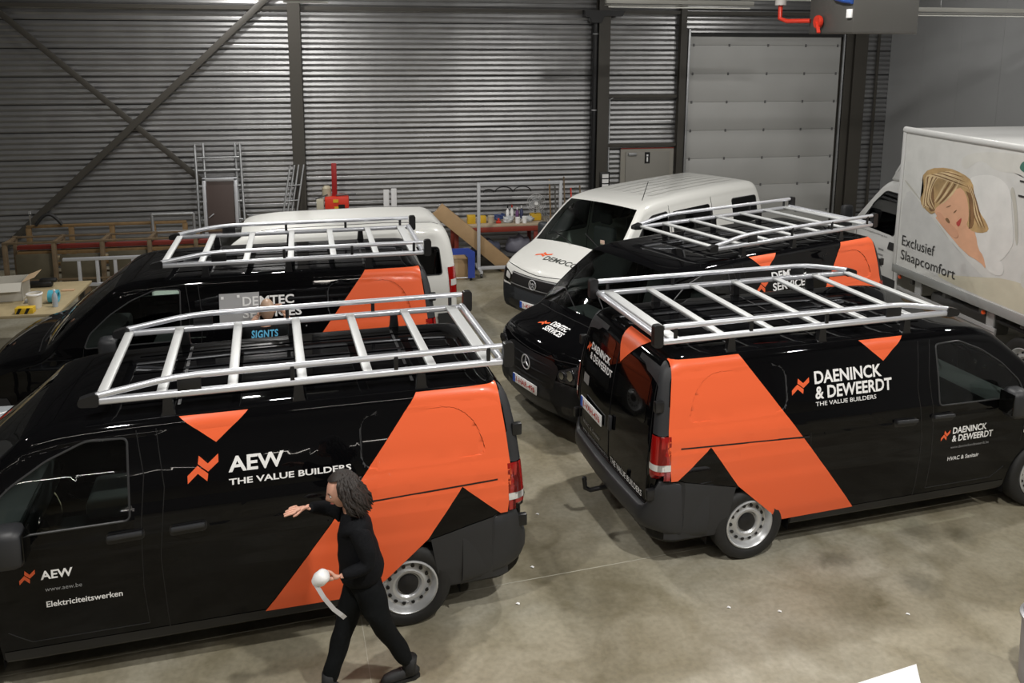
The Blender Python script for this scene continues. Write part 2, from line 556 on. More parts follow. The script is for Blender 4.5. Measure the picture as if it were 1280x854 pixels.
# ------------------------------------------------------------------ wheel
def make_wheel(parent, x, side, R=.335, ysurf=.955, name='wheel', cap=True, holes=14):
    s = side
    y0 = ysurf * s
    t = lathe(name, [(.225, y0 - s * .2), (R - .05, y0 - s * .205), (R - .012, y0 - s * .19), (R, y0 - s * .165), (R, y0 - s * .04), (R - .01, y0 - s * .018),
                     (R - .04, y0 - s * .002), (R - .075, y0), (.238, y0 - s * .008), (.225, y0 - s * .02)], RUBBER, parent, 40, 'y', (x, 0, R))
    bm = bmesh.new()
    lathe_bm(bm, [(.226, y0 - s * .19), (.226, y0 - s * .008), (.215, y0 - s * .002), (.207, y0 - s * .01), (.2, y0 - s * .035), (.185, y0 - s * .062), (.168, y0 - s * .068),
                  (.15, y0 - s * .055), (.125, y0 - s * .04), (.105, y0 - s * .045), (.088, y0 - s * .065), (.0, y0 - s * .07)], 40, 'y', (x, 0, R))
    rim = from_bm('rim', bm, STEEL, t, 35)
    bm = bmesh.new()
    for k in range(holes):
        a = 2 * PI * k / holes
        lathe_bm(bm, [(.0, y0 - s * .052), (.015, y0 - s * .052), (.015, y0 - s * .064)], 10, 'y', (x + .158 * math.cos(a), 0, R + .158 * math.sin(a)))
    h = from_bm('vent_hole', bm, PLASTB, rim); h['kind'] = 'stuff'
    lathe('hub_cap', [(0, y0 - s * .034), (.04, y0 - s * .036), (.078, y0 - s * .05), (.084, y0 - s * .066)], PLASTB, rim, 24, 'y', (x, 0, R))
    return t
# ------------------------------------------------------------------ the black vans
VITO = dict(
    outline=[(-.90, .30, .05, .0), (-.93, .45, .08, .01), (-.93, .70, .08, .015), (-.925, 1.0, .08, .02), (-.90, 1.3, .08, .02), (-.865, 1.55, .08, .02), (-.82, 1.74, .09, .01),
             (-.765, 1.825, .11, .0), (-.66, 1.865, .115, .005), (-.3, 1.878, .12, .006), (.5, 1.882, .12, .008), (1.3, 1.88, .12, .008), (2.0, 1.872, .12, .008), (2.35, 1.855, .12, .008), (2.5, 1.83, .12, .01),
             (2.62, 1.785, .10, .02), (2.85, 1.595, .07, .06), (3.08, 1.40, .07, .08), (3.27, 1.225, .08, .08), (3.38, 1.145, .09, .06), (3.58, 1.10, .10, .035), (3.78, 1.045, .12, .035), (3.91, .98, .14, .05),
             (3.975, .89, .15, .08), (4.0, .76, .16, .10), (4.015, .60, .17, .10), (4.015, .45, .17, .10), (3.98, .30, .14, .08), (3.90, .24, .08, .02), (3.7, .235, .04, .0), (-.7, .26, .04, .0)],
    hw=[(.2, .90), (.30, .925), (.40, .94), (.44, .948), (.6, .956), (.76, .962), (.80, .958), (.84, .958), (.862, .959), (.98, .96), (1.0, .956), (1.09, .954), (1.11, .948), (1.2, .945), (1.26, .932), (1.30, .92), (1.5, .885), (1.7, .835), (1.8, .80), (1.9, .76)],
    nose=(3.0, 4.0, .10), tail=(-.6, -.93, .03), floor=.26,
    corner=lambda x: .92 - .27 * (1 - math.sqrt(max(0., 1 - min(1., max(0., (-x - .68) / .26)) ** 2))),
    press=[(rounded([(-.66, 1.31), (.36, 1.31), (.36, 1.755), (-.40, 1.755), (-.56, 1.62)], .12), .006, .03)],
    wind=(2.62, 3.30, 1.1),
    windows=[(s, rounded([(1.93, 1.205), (1.93, 1.755), (2.19, 1.765), (2.44, 1.665), (2.66, 1.525), (2.86, 1.34), (2.92, 1.19)], .04), 'side_window') for s in 'LR'],
    wheels=[(0, .335, .405), (3.2, .335, .405)])

def window_parts(sk, full, root, gmat, seal=SEAL, wmat=None):
    g = from_bm('windscreen', sk['windscreen'], wmat or gmat, root, 40)
    for nm, gb, side, poly in sk['wins']:
        wobj = from_bm(nm, gb, gmat, root, 30)
        full.line(side, poly, .008, seal, wobj, 'window_seal', .0, 6, .2, closed=True)

def bumper_wall(name, path, zlo, zhi, m, parent, tuck=.03, step_in=.03, nz=6):
    """sweep of a bumper skin: path of (x,y, n=(nx,ny)), zhi(k) top height"""
    bm = bmesh.new(); cols = []
    n = len(path)
    for i, (x, y) in enumerate(path):
        a = path[max(0, i - 1)]; b = path[min(n - 1, i + 1)]
        t = Vector((b[0] - a[0], b[1] - a[1])).normalized(); nr = Vector((t.y, -t.x))
        if nr.dot(Vector((x - 1.5, y))) < 0: nr = -nr
        z0 = zlo(i / (n - 1), x, y); z1 = zhi(i / (n - 1), x, y)
        pr = [(-.13, z0 + .0), (-.06, z0 + .004), (-.022, z0 + .03), (-.005, z0 + .075)]
        for k in range(1, nz): pr.append((0.004 * math.sin(PI * k / nz), z0 + .075 + (z1 - z0 - .095) * k / nz))
        pr += [(-.004, z1 - .012), (-.018, z1), (-step_in - .06, z1 + .004)]
        cols.append([bm.verts.new((x + nr.x * d, y + nr.y * d, z)) for d, z in pr])
    for i in range(n - 1):
        for k in range(len(cols[0]) - 1):
            bm.faces.new((cols[i][k], cols[i][k + 1], cols[i + 1][k + 1], cols[i + 1][k]))
    bm.faces.new(cols[0]); bm.faces.new(cols[-1])
    bmesh.ops.recalc_face_normals(bm, faces=bm.faces)
    return from_bm(name, bm, m, parent, 50)

def plate(S, ax, u0, v0, u1, v1, txt, parent, m=REDT):
    """number plate with blue band, on front (F) or back (B)"""
    c = S.hit(ax, (u0 + u1) / 2, (v0 + v1) / 2, .012)
    sx = 1 if ax == 'F' else -1
    x = c.x + sx * .01
    lo, hi = min(u0, u1), max(u0, u1)
    p = box('number_plate', (x - .006, lo, v0), (x + .006, hi, v1), WHITEF, parent, .003)
    wv = (u1 - u0)
    e = x + sx * .008
    def quad(name, a, b, m2):
        aa, bb = min(a, b), max(a, b)
        return box(name, (e - .0015, aa, v0 + .004), (e + .0015, bb, v1 - .004), m2, p)
    quad('blue_band', u0, u0 + wv * .09, BLUE)
    vs, fs = text_mesh(txt, .01)
    bm = bmesh.new(); vv = [bm.verts.new((e + sx * .001, u0 + wv * (.14 + .8 * a), v0 + (v1 - v0) * (.2 + .6 * b))) for a, b in vs]
    for f in fs:
        try: bm.faces.new([vv[i] for i in f])
        except ValueError: pass
    from_bm('plate_number', bm, m, p)
    return p

def make_rack(parent):
    rk = bpy.data.objects.new('roof_rack', None); COL.objects.link(rk); rk.parent = parent
    rk['label'] = 'silver aluminium roof rack with black end caps'
    HWR = .725
    for s in (1, -1):
        y = s * HWR
        bm = bmesh.new(); box_bm(bm, (-.80, y - .028, 1.985), (2.12, y + .028, 2.035), .014)
        from_bm('lower_rail', bm, ALU, rk, 50)
        tube('upper_rail', [(-.79, y, 2.135), (1.45, y, 2.135), (1.60, y, 2.128), (1.72, y, 2.115), (2.12, y, 2.048)], .024, ALU, rk, 12)
        # rear cap: rounded plate
        prism('rear_cap', rounded([(-.80, 1.968), (-.885, 1.968), (-.885, 2.165), (-.80, 2.165)], .03), y - .03, y + .03, PLASTB, rk, 'y')
        prism('front_cap', rounded([(2.10, 1.975), (2.235, 1.985), (2.235, 2.04), (2.10, 2.075)], .03), y - .034, y + .034, PLASTB, rk, 'y')
        for x in (.80, .04, -.68):
            box('rail_post', (x - .016, y + s * .012 - .008, 2.005), (x + .016, y + s * .012 + .012, 2.14), PLASTB, rk, .004)
        box('rail_bracket', (1.43, y + s * .012 - .006, 2.02), (1.59, y + s * .012 + .01, 2.12), PLASTB, rk, .004)
        for x in (1.66, .76, -.15):
            prism('rack_foot', [(x - .06, 1.85), (x + .06, 1.85), (x + .04, 1.88), (x + .03, 1.985), (x - .03, 1.985), (x - .04, 1.88)], y - .025, y + .025, PLASTB, rk, 'y')
    for x in (2.10, 1.70, 1.22, .73, .25, -.24, -.68):
        w_ = .036 if x > -.6 else .05
        bm = bmesh.new(); box_bm(bm, (x - w_, -HWR, 2.008), (x + w_, HWR, 2.036), .008)
        from_bm('crossbar', bm, ALUB, rk, 50)
    tube('loading_roller', [(-.79, -HWR, 2.02), (-.79, HWR, 2.02)], .03, ALU, rk, 14)
    return rk

def vito_proto():
    sk = build_skin(VITO)
    S = sk['full']
    root = bpy.data.objects.new('panel_van', None); COL.objects.link(root)
    body = from_bm('body', sk['body'], BLACK, root, 28)
    window_parts(sk, S, root, GLASS)
    # panel gaps
    for s in 'LR':
        S.line(s, [(1.87, 1.80), (1.83, 1.5), (1.86, 1.15), (1.87, .7), (1.85, .40)], .004, PLASTB, body)
        S.line(s, [(1.74, 1.80), (1.70, 1.4), (1.745, .9), (1.72, .33)], .004, PLASTB, body)
        S.line(s, [(.56, 1.12), (.56, .8), (.55, .33)], .004, PLASTB, body)
        S.line(s, [(1.85, .40), (2.6, .40), (2.74, .5)], .004, PLASTB, body)
        S.line(s, [(2.92, 1.19), (2.95, 1.0), (2.90, .75)], .004, PLASTB, body)
        S.decal(s, [(-.70, 1.135), (.54, 1.085), (.54, 1.098), (-.70, 1.148)], PLASTB, root, 'door_rail', .008)
        # sill
        S.decal(s, [(.42, .25), (2.78, .25), (2.78, .345), (.42, .345)], PLASTB, root, 'sill_panel', .004)
        # rear pillar cladding
        S.decal(s, [(-.745, 1.86), (-.797, 1.46), (-.824, 1.255), (-.887, 1.255), (-.838, 1.70), (-.79, 1.86)], PLAST, root, 'pillar_cladding', .004, thr=.01)
        ys = 1 if s == 'L' else -1
        # arch liner
        for wx in (0, 3.2):
            bm = bmesh.new(); A = []; B = []
            for k in range(17):
                a = PI * k / 16
                A.append(bm.verts.new((wx + .405 * math.cos(a), ys * .93, .335 + .405 * math.sin(a)))); B.append(bm.verts.new((wx + .40 * math.cos(a), ys * .55, .335 + .39 * math.sin(a))))
            A = [bm.verts.new((wx + .405, ys * .92, .2))] + A + [bm.verts.new((wx - .405, ys * .92, .2))]; B = [bm.verts.new((wx + .4, ys * .55, .2))] + B + [bm.verts.new((wx - .4, ys * .55, .2))]
            for k in range(18): bm.faces.new((A[k], A[k + 1], B[k + 1], B[k]))
            bm.faces.new(B)
            from_bm('arch_liner', bm, PLASTB, root, 60)
        # handles
        for x in (1.97, 1.56):
            h = bar('door_handle', S.hit(s, x - .12, 1.115, .028), S.hit(s, x + .11, 1.10, .028), .03, .035, PLAST, root, (0, 0, 1), .012)
            S.decal(s, rounded([(x - .13, 1.06), (x + .12, 1.05), (x + .12, 1.13), (x - .13, 1.14)], .03), PLASTB, h, 'handle_recess', .002)
        # mirror
        bm = bmesh.new(); box_bm(bm, (2.54, ys * 1.0, 1.08), (2.74, ys * 1.20, 1.36), .06)
        for v in bm.verts: v.co.x += .05 * (abs(v.co.y) - 1.1) * -1
        mi = from_bm('wing_mirror', bm, PLAST, root, 60)
        bar('mirror_arm', (2.72, ys * .92, 1.17), (2.69, ys * 1.03, 1.18), .08, .06, PLASTB, mi)
        box('mirror_glass', (2.532, ys * 1.02, 1.13), (2.54, ys * 1.18, 1.33), DARKG, mi, .003)
        S.decal(s, rounded([(2.93, .82), (3.02, .82), (3.02, .86), (2.93, .86)], .015), CLEARL, root, 'side_repeater', .006)
        # tail lamps
        tl = S.decal(s, [(-.824, 1.25), (-.824, .87), (-.899, .87), (-.888, 1.25)], REDL, root, 'tail_lamp', .006, thr=.01)
        S.decal(s, [(-.835, 1.01), (-.85, .955), (-.899, .955), (-.897, 1.01)], CLEARL, tl, 'reversing_lens', .009, thr=.01)
        S.decal('B', [(ys * .835, 1.25), (ys * .85, .87), (ys * .98, .87), (ys * .98, 1.25)], REDL, tl, 'lamp_wrap', .006, thr=.1)
        S.decal('B', [(ys * .84, 1.01), (ys * .845, .955), (ys * .98, .955), (ys * .98, 1.01)], CLEARL, tl, 'reversing_wrap', .009, thr=.1)
        S.decal('B', [(ys * .76, 1.80), (ys * .835, 1.26), (ys * 1.0, 1.26), (ys * 1.0, 1.80)], PLAST, root, 'pillar_cladding', .003, thr=.1)
        # hinges
        for z, xh in ((1.50, -.915), (.72, -.965)):
            box('hinge', (xh, ys * .86 - .025, z - .05), (xh + .08, ys * .86 + .025, z + .05), PLASTB, root, .012)
        make_wheel(root, 0, ys); make_wheel(root, 3.2, ys)
        # headlamp
        hl = S.decal('F', rounded([(ys * .50, .80), (ys * .84, .95), (ys * .90, .86), (ys * .88, .74), (ys * .60, .70)], .03), mat('headlamp_inside', (.05, .05, .055), .2, metal=.5, coat=1), root, 'headlamp', .004, thr=.05)
        lathe('headlamp_reflector', [(0, 0), (.04, .01), (.06, .035)], CHROME, hl, 16, 'x', S.hit('F', ys * .74, .82, -.01))
        lathe('headlamp_reflector', [(0, 0), (.03, .01), (.045, .03)], CHROME, hl, 16, 'x', S.hit('F', ys * .62, .79, -.01))
        S.decal('F', rounded([(ys * .62, .33), (ys * .80, .35), (ys * .80, .45), (ys * .62, .43)], .03), PLASTB, root, 'fog_lamp', .006, thr=.05)
    # front bumper and grille
    def front_mask():
        polys = [[(-.97, .2), (.97, .2), (.97, .70), (-.97, .70)]]
        return S.decal('F', polys, PLAST, root, 'front_bumper', .006, thr=.22)
    fb = front_mask()
    for s in 'LR':
        S.decal(s, [(3.63, .22), (4.1, .22), (4.1, .69), (3.72, .69), (3.61, .45)], PLAST, fb, 'bumper_side', .006, thr=.02)
    gr = S.decal('F', rounded([(-.50, .58), (.50, .58), (.56, .84), (.44, .895), (-.44, .895), (-.56, .84)], .05), PLASTB, root, 'grille', .010)
    for z0 in (.63, .73, .83):
        S.decal('F', [(-.50, z0), (-.12, z0 - .012), (.12, z0 - .012), (.50, z0), (.50, z0 + .03), (.12, z0 + .018), (-.12, z0 + .018), (-.50, z0 + .03)], PLAST, gr, 'grille_bar', .02)
    S.decal('F', rounded([(-.55, .30), (.55, .30), (.50, .42), (-.50, .42)], .03), PLASTB, fb, 'lower_intake', .010)
    c = S.hit('F', 0, .76, .03)
    bm = bmesh.new()
    R0, n = .085, 32
    lathe_bm(bm, [(R0 - .009, .0), (R0, .006), (R0 + .009, .0), (R0, -.006), (R0 - .009, 0)], n, 'x', c)
    em = from_bm('badge', bm, BADGE, root, 50)
    for k in range(3):
        a = PI / 2 + k * 2 * PI / 3
        prism('badge_ray', [(c.y + math.cos(a) * R0, c.z + math.sin(a) * R0), (c.y + math.cos(a + .9) * .016, c.z + math.sin(a + .9) * .016), (c.y, c.z), (c.y + math.cos(a - .9) * .016, c.z + math.sin(a - .9) * .016)], c.x - .004, c.x + .006, BADGE, em, 'x')
    # hood gap, wipers
    S.line('H', [(-.80, 3.40), (-.4, 3.46), (0, 3.47), (.4, 3.46), (.80, 3.40)], .006, PLASTB, body, 'hood_gap')
    S.line('F', [(-.86, .955), (-.5, .92), (0, .905), (.5, .92), (.86, .955)], .006, PLASTB, body, 'hood_gap')
    for y0 in (-.35, .35):
        a = S.hit('H', y0 + .3, 3.36, .03); b = S.hit('H', y0 - .25, 3.16, .02)
        tube('wiper', [a, b], .008, PLASTB, root, 6)
    # rear bumper
    path = []
    for k in range(7): path.append((-.42 - .30 * k / 6, .958 - .004 * k))
    for k in range(1, 9):
        a = PI / 2 * k / 8; path.append((-.72 - .27 * math.sin(a), .934 - .24 * (1 - math.cos(a))))
    for k in range(1, 5): path.append((-.99 - .025 * math.sin(PI / 2 * k / 4), .694 * (1 - k / 4)))
    path = path + [(x, -y) for x, y in reversed(path[:-1])]
    path = [(x * 1.0, y * 1.008) for x, y in path]
    def zh(t, x, y):
        if x > -.84: return .70 + (x + .20) / (-.60) * .15 if x > -.80 else .85
        return .85 - .27 * smooth01((-x - .86) / .12)
    rb = bumper_wall('rear_bumper', path, lambda t, x, y: .285 + .075 * smooth01((-x - .55) / .4), zh, PLAST, root)
    for s in 'LR':
        S.decal(s, [(-.17, .725), (-.80, .868), (-.80, .30), (-.25, .28)], PLAST, rb, 'bumper_side', .006)
    # tow hook
    tube('tow_hook', [(-.95, 0, .34), (-1.12, 0, .33), (-1.17, 0, .36), (-1.18, 0, .44)], .022, PLASTB, root, 10)
    lathe('tow_ball', [(0, .0), (.02, .004), (.026, .02), (.02, .04), (0, .048)], PLASTB, root, 14, 'z', (-1.18, 0, .43))
    # rear doors
    S.line('B', [(0, .62), (0, 1.83)], .006, PLASTB, body, 'shut_line')
    S.line('B', [(-.78, .60), (-.80, 1.2), (-.74, 1.80)], .005, PLASTB, body, 'shut_line')
    S.line('B', [(.78, .60), (.80, 1.2), (.74, 1.80)], .005, PLASTB, body, 'shut_line')
    S.line('B', [(-.78, .60), (.78, .60)], .006, PLASTB, body, 'shut_line')
    for y in (.38, -.38):
        S.decal('B', rounded([(y - .30, 1.26), (y + .30, 1.26), (y + .28, 1.72), (y - .28, 1.72)], .06), DARKG, root, 'rear_window', .003)
    bar('rear_handle', S.hit('B', -.06, 1.08, .02), S.hit('B', -.06, .94, .02), .05, .03, PLAST, root, (1, 0, 0), .01)
    # roof ribs
    for y in (-.5, -.3, -.1, .1, .3, .5):
        S.decal('H', [(y - .022, -.55), (y + .022, -.55), (y + .022, 2.0), (y - .022, 2.0)], BLACK, body, 'roof_rib', .006)
    for x in (-.1, .75, 1.6):
        S.decal('H', [(-.62, x - .012), (.62, x - .012), (.62, x + .012), (-.62, x + .012)], PLASTB, body, 'roof_seam', .003)
    # under body, cabin
    box('underbody', (-.85, -.60, .22), (3.8, .60, .40), PLASTB, root)
    box('cargo_floor', (-.85, -.54, .42), (2.7, .54, .5), PLASTB, root)
    box('bulkhead', (1.70, -.82, .5), (1.74, .82, 1.72), PLASTB, root)
    for y in (-.42, .42):
        bm = bmesh.new(); box_bm(bm, (1.95, y - .25, .62), (2.45, y + .25, .80), .05)
        seat = from_bm('seat', bm, INTER, root, 50)
        bm = bmesh.new(); box_bm(bm, (-.07, -.24, 0), (.07, .24, .62), .05, Matrix.Rotation(-.2, 3, 'Y'))
        for v in bm.verts: v.co += Vector((1.93, y, .72))
        from_bm('backrest', bm, INTER, seat, 50)
        bm = bmesh.new(); box_bm(bm, (1.76, y - .13, 1.40), (1.86, y + .13, 1.58), .04)
        from_bm('headrest', bm, INTER, seat, 50)
    box('dashboard', (2.72, -.72, .75), (3.12, .72, 1.08), INTER, root, .05)
    sw = bmesh.new(); lathe_bm(sw, [(.17, 0), (.185, .014), (.2, 0), (.185, -.014), (.17, 0)], 24, 'z')
    sw.transform(Matrix.Translation((2.68, .42, 1.1)) @ Matrix.Rotation(math.radians(65), 4, 'Y'))
    from_bm('steering_wheel', sw, PLAST, root, 60)
    return root, S

def zigzag(S, ax, u0, v0, u1, v1, parent, name='zigzag_logo', m=None):
    A = [(0, .0), (.0, .30), (.33, .64), (.33, .34)]
    B = [(.33, .34), (.33, .64), (.66, .30), (.62, .02)]
    Cc = [(.34, .70), (.38, 1.0), (.66, .68), (.66, .38)]
    D = [(.66, .38), (.66, .68), (1.0, 1.0), (1.0, .70)]
    return S.decal(ax, [[(u0 + (u1 - u0) * a, v0 + (v1 - v0) * b) for a, b in p] for p in (A, B, Cc, D)], m or ORANGE, parent, name, .004)

def vito_livery(root, S, side, lines, small, door_lines, website, trade, both=False, full=True):
    """orange foil and white lettering; side is the side the photograph shows"""
    for s in ('LR' if both else side):
        S.decal(s, [[(-.10, 1.848), (-.735, 1.848), (-.785, 1.46), (-.815, 1.16), (-.42, 1.12), (.458, 1.12)],
                    [(-.815, 1.16), (-.42, 1.12), (-.775, .815)],
                    [(-.42, 1.12), (.458, 1.12), (1.065, .335), (.3, .33), (-.15, .735)]], ORANGE, root, 'orange_panel', .006, thr=.1)
        if full: S.decal(s, [(1.59, 1.852), (1.12, 1.852), (1.345, 1.665)], ORANGE, root, 'orange_triangle', .003, thr=.05)
    s = side
    k = 1 if s == 'R' else -1
    if s == 'R': Z = (.38, 1.465, .56, 1.60); T0 = .615
    else: Z = (1.545, 1.40, 1.335, 1.585); T0 = 1.27
    if full: zigzag(S, s, *Z, root)
    for txt, a, z0, b, z1, mm, bd in lines:
        S.text(s, txt, T0 + k * a, z0, T0 + k * b, z1, mm, root, bd)
    for txt, x0, z0, x1, z1, mm, bd in door_lines:
        S.text(s, txt, x0, z0, x1, z1, mm, root, bd)
# ------------------------------------------------------------------ the hall (structure)
def concrete():
    m = bpy.data.materials.new('polished_concrete'); m.use_nodes = True; nt = m.node_tree; N = nt.nodes; Lk = nt.links
    b = N['Principled BSDF']
    tc = N.new('ShaderNodeTexCoord')
    def noise(sc, det, dist=0.):
        n = N.new('ShaderNodeTexNoise'); n.inputs['Scale'].default_value = sc; n.inputs['Detail'].default_value = det; n.inputs['Distortion'].default_value = dist
        Lk.new(tc.outputs['Object'], n.inputs['Vector']); return n
    def ramp(src, stops):
        r = N.new('ShaderNodeValToRGB'); e = r.color_ramp.elements
        e[0].position, e[0].color = stops[0][0], (*stops[0][1], 1); e[1].position, e[1].color = stops[-1][0], (*stops[-1][1], 1)
        for p, c in stops[1:-1]:
            x = e.new(p); x.color = (*c, 1)
        Lk.new(src, r.inputs[0]); return r
    def mul(a, c2, f=1.):
        x = N.new('ShaderNodeMix'); x.data_type = 'RGBA'; x.blend_type = 'MULTIPLY'; x.inputs[0].default_value = f
        Lk.new(a, x.inputs[6]); Lk.new(c2, x.inputs[7]); return x.outputs[2]
    big = ramp(noise(.45, 6, .4).outputs['Fac'], [(.33, (.235, .208, .148)), (.5, (.285, .26, .195)), (.68, (.33, .315, .262))])
    mid = ramp(noise(2.2, 8, .6).outputs['Fac'], [(.35, (.78, .76, .70)), (.6, (1.05, 1.05, 1.05))])
    fine = ramp(noise(22, 6).outputs['Fac'], [(.3, (.86, .86, .85)), (.62, (1.06, 1.06, 1.06))])
    stain = ramp(noise(1.1, 5, 1.2).outputs['Fac'], [(.26, (.62, .60, .52)), (.36, (1, 1, 1))])
    c = mul(mul(mul(big.outputs[0], mid.outputs[0]), fine.outputs[0]), stain.outputs[0])
    # oil stains: a few places with ragged edges
    nz = noise(6, 5, .8)
    for (sx, sy, r) in ((4.12, 6.22, .12), (5.15, 6.55, .15), (3.95, 5.75, .30), (4.65, 5.8, .12), (5.5, 6.4, .10), (2.0, 6.35, .5), (-.6, 5.95, .4)):
        vm = N.new('ShaderNodeVectorMath'); vm.operation = 'DISTANCE'; vm.inputs[1].default_value = (sx, sy, 0); Lk.new(tc.outputs['Object'], vm.inputs[0])
        ma = N.new('ShaderNodeMath'); ma.operation = 'MULTIPLY_ADD'; ma.inputs[1].default_value = 1.1 * r + .12; Lk.new(nz.outputs['Fac'], ma.inputs[0])
        sb = N.new('ShaderNodeMath'); sb.operation = 'SUBTRACT'; Lk.new(vm.outputs['Value'], sb.inputs[0]); sb.inputs[1].default_value = 0
        Lk.new(sb.outputs[0], ma.inputs[2])
        rr = ramp(ma.outputs[0], [(0, (0, 0, 0)), (1, (1, 1, 1))])
        d = .62 if r < .3 else .80
        rr.color_ramp.elements[0].position = min(.9, r * 1.0 + .06); rr.color_ramp.elements[0].color = (d, d, d * .97, 1)
        rr.color_ramp.elements[1].position = min(1., r * 2.0 + .10)
        c = mul(c, rr.outputs[0])
    Lk.new(c, b.inputs['Base Color'])
    rg = ramp(noise(1.6, 6).outputs['Fac'], [(.3, (.42, .42, .42)), (.7, (.62, .62, .62))]); Lk.new(rg.outputs[0], b.inputs['Roughness'])
    b.inputs['Specular IOR Level'].default_value = .35
    return m
FLOOR = concrete()
X0, X1, Y0, Y1, ZC = -11.0, 12.35, -5.0, 18.0, 7.4
WALLM = mat('metal_cladding', (.30, .30, .305), .36, metal=.8, noise=.10, nscale=2.5)
GALV = WALLM
DARKS = mat('dark_painted_steel', (.055, .05, .042), .5)
PANELG = mat('grey_sandwich_panel', (.30, .305, .31), .55, noise=.04, nscale=1)
DOORG = mat('sectional_door_skin', (.42, .42, .41), .5, noise=.04, nscale=1)
CEIL = mat('ceiling_deck', (.16, .16, .16), .7)
JOINT = mat('floor_joint', (.40, .38, .31), .7)

def st(o):
    o['kind'] = 'structure'; return o
fl = st(box('floor', (X0, Y0, -.2), (X1, Y1, 0), FLOOR))
def fjoint(a, b, wd=.008):
    bar('floor_joint', (*a, .0005), (*b, .0005), wd, .003, JOINT, fl, bevel=0)
fjoint((-4.2, 5.88), (X1, 7.58)); fjoint((.02, 6.24), (.42, 1.0), .005); fjoint((6.9, 7.02), (7.4, 17.9), .005); fjoint((-1.6, 12.2), (X1, 13.4), .006)
st(box('ceiling', (X0, Y0, ZC), (X1, Y1, ZC + .2), CEIL))
st(box('wall_left', (X0 - .2, Y0, 0), (X0, Y1, ZC), PANELG))
st(box('wall_front', (X0, Y0 - .2, 0), (X1, Y0, ZC), mat('front_wall_block', (.16, .155, .15), .8)))
wr = st(box('wall_right', (X1, Y0, 0), (X1 + .2, Y1, ZC), PANELG))
for k in range(13):
    y0 = Y1 - 1.15 * k - .01
    bm = bmesh.new(); box_bm(bm, (X1 - .03, y0 - 1.146, .02), (X1 - .001, y0, ZC - .02), .002)
    from_bm('wall_panel', bm, PANELG, wr)
wb = st(box('wall_back', (X0, Y1 + .06, 0), (X1, Y1 + .26, ZC), mat('wall_core', (.1, .1, .1), .8)))
# ribbed liner trays: one child per tray
RIB, NRB = .107, 5
def tray_mesh(L):
    bm = bmesh.new()
    prof = []
    for k in range(NRB):
        z = k * RIB; d = .009 if k else .004
        prof += [(0 + .0, z + .012 if k else z + .02), (-.010, z + .045), (0., z + RIB - .012), (d, z + RIB - .004), (d, z + RIB)] if k < NRB - 1 else [(0, z + .012), (-.010, z + .045), (0, z + RIB - .014), (.012, z + RIB - .006), (.012, z + RIB)]
    a = [bm.verts.new((0, y, z)) for y, z in prof]; nseg = max(1, int(L / 1.2))
    cols = [a]
    for s in range(1, nseg + 1): cols.append([bm.verts.new((L * s / nseg, y + .003 * math.sin(s * 2.1 + z * 9), z)) for y, z in prof])
    for c0, c1 in zip(cols, cols[1:]):
        for i in range(len(prof) - 1): bm.faces.new((c0[i], c1[i], c1[i + 1], c0[i + 1]))
    me = bpy.data.meshes.new('tray'); bm.to_mesh(me); bm.free(); me.materials.append(WALLM); return me
for (xa, xb, z0) in ((X0, -.90, 0), (-.90, 5.42, 0), (5.42, 7.33, 0), (7.33, 11.15, 4.62), (11.15, X1, 0)):
    me = tray_mesh(xb - xa - .01)
    nrow = int(math.ceil((ZC - z0) / (RIB * NRB)))
    for r in range(nrow):
        o = bpy.data.objects.new('cladding_tray', me); COL.objects.link(o); o.parent = wb; o.location = (xa, Y1, z0 + r * RIB * NRB)
        if z0 + (r + 1) * RIB * NRB > ZC: o.scale = (1, 1, (ZC - z0 - r * RIB * NRB) / (RIB * NRB))
# columns
def col(x0, x1, dp, z1=ZC, nm='trim_1', m=DARKS):
    bm = bmesh.new(); box_bm(bm, (x0, Y1 - dp, 0), (x1, Y1 - dp + .015, z1)); box_bm(bm, (x0, Y1 - .035, 0), (x1, Y1 - .02, z1)); box_bm(bm, ((x0 + x1) / 2 - .008, Y1 - dp + .014, 0), ((x0 + x1) / 2 + .008, Y1 - .034, z1))
    return st(from_bm(nm, bm, m))
col(-1.03, -.79, .26, nm='trim_1'); col(5.31, 5.56, .26, nm='trim_2'); col(7.17, 7.30, .16, nm='trim_3'); col(11.30, 11.62, .2, nm='trim_4')
st(bar('trim_5', (-9.9, Y1 - .11, 8.3 * .9), (-9.9 + .01, Y1 - .11, 7.38), .1, .01, DARKS))
b1 = st(bar('trim_6', (-8.3, Y1 - .13, 6.95), (-1.05, Y1 - .13, -.09 + .1), .11, .012, DARKS, up=(0, 1, 0)))
b2 = st(bar('trim_7', (-7.0, Y1 - .15, .02), (-1.0, Y1 - .15, 5.67), .12, .012, DARKS, up=(0, 1, 0)))
st(box('trim_8', (X0, Y1 - .12, 5.06), (X1, Y1 - .03, 5.13), DARKS))
st(box('trim_9', (5.56, Y1 - .10, 3.28), (7.17, Y1 - .03, 3.35), DARKS))
st(box('trim_10', (5.56, Y1 - .12, 2.22), (7.17, Y1 - .03, 2.29), DARKS))
st(box('trim_11', (11.95, Y1 - .08, 0), (12.0, Y1 - .03, 5.2), DARKS))
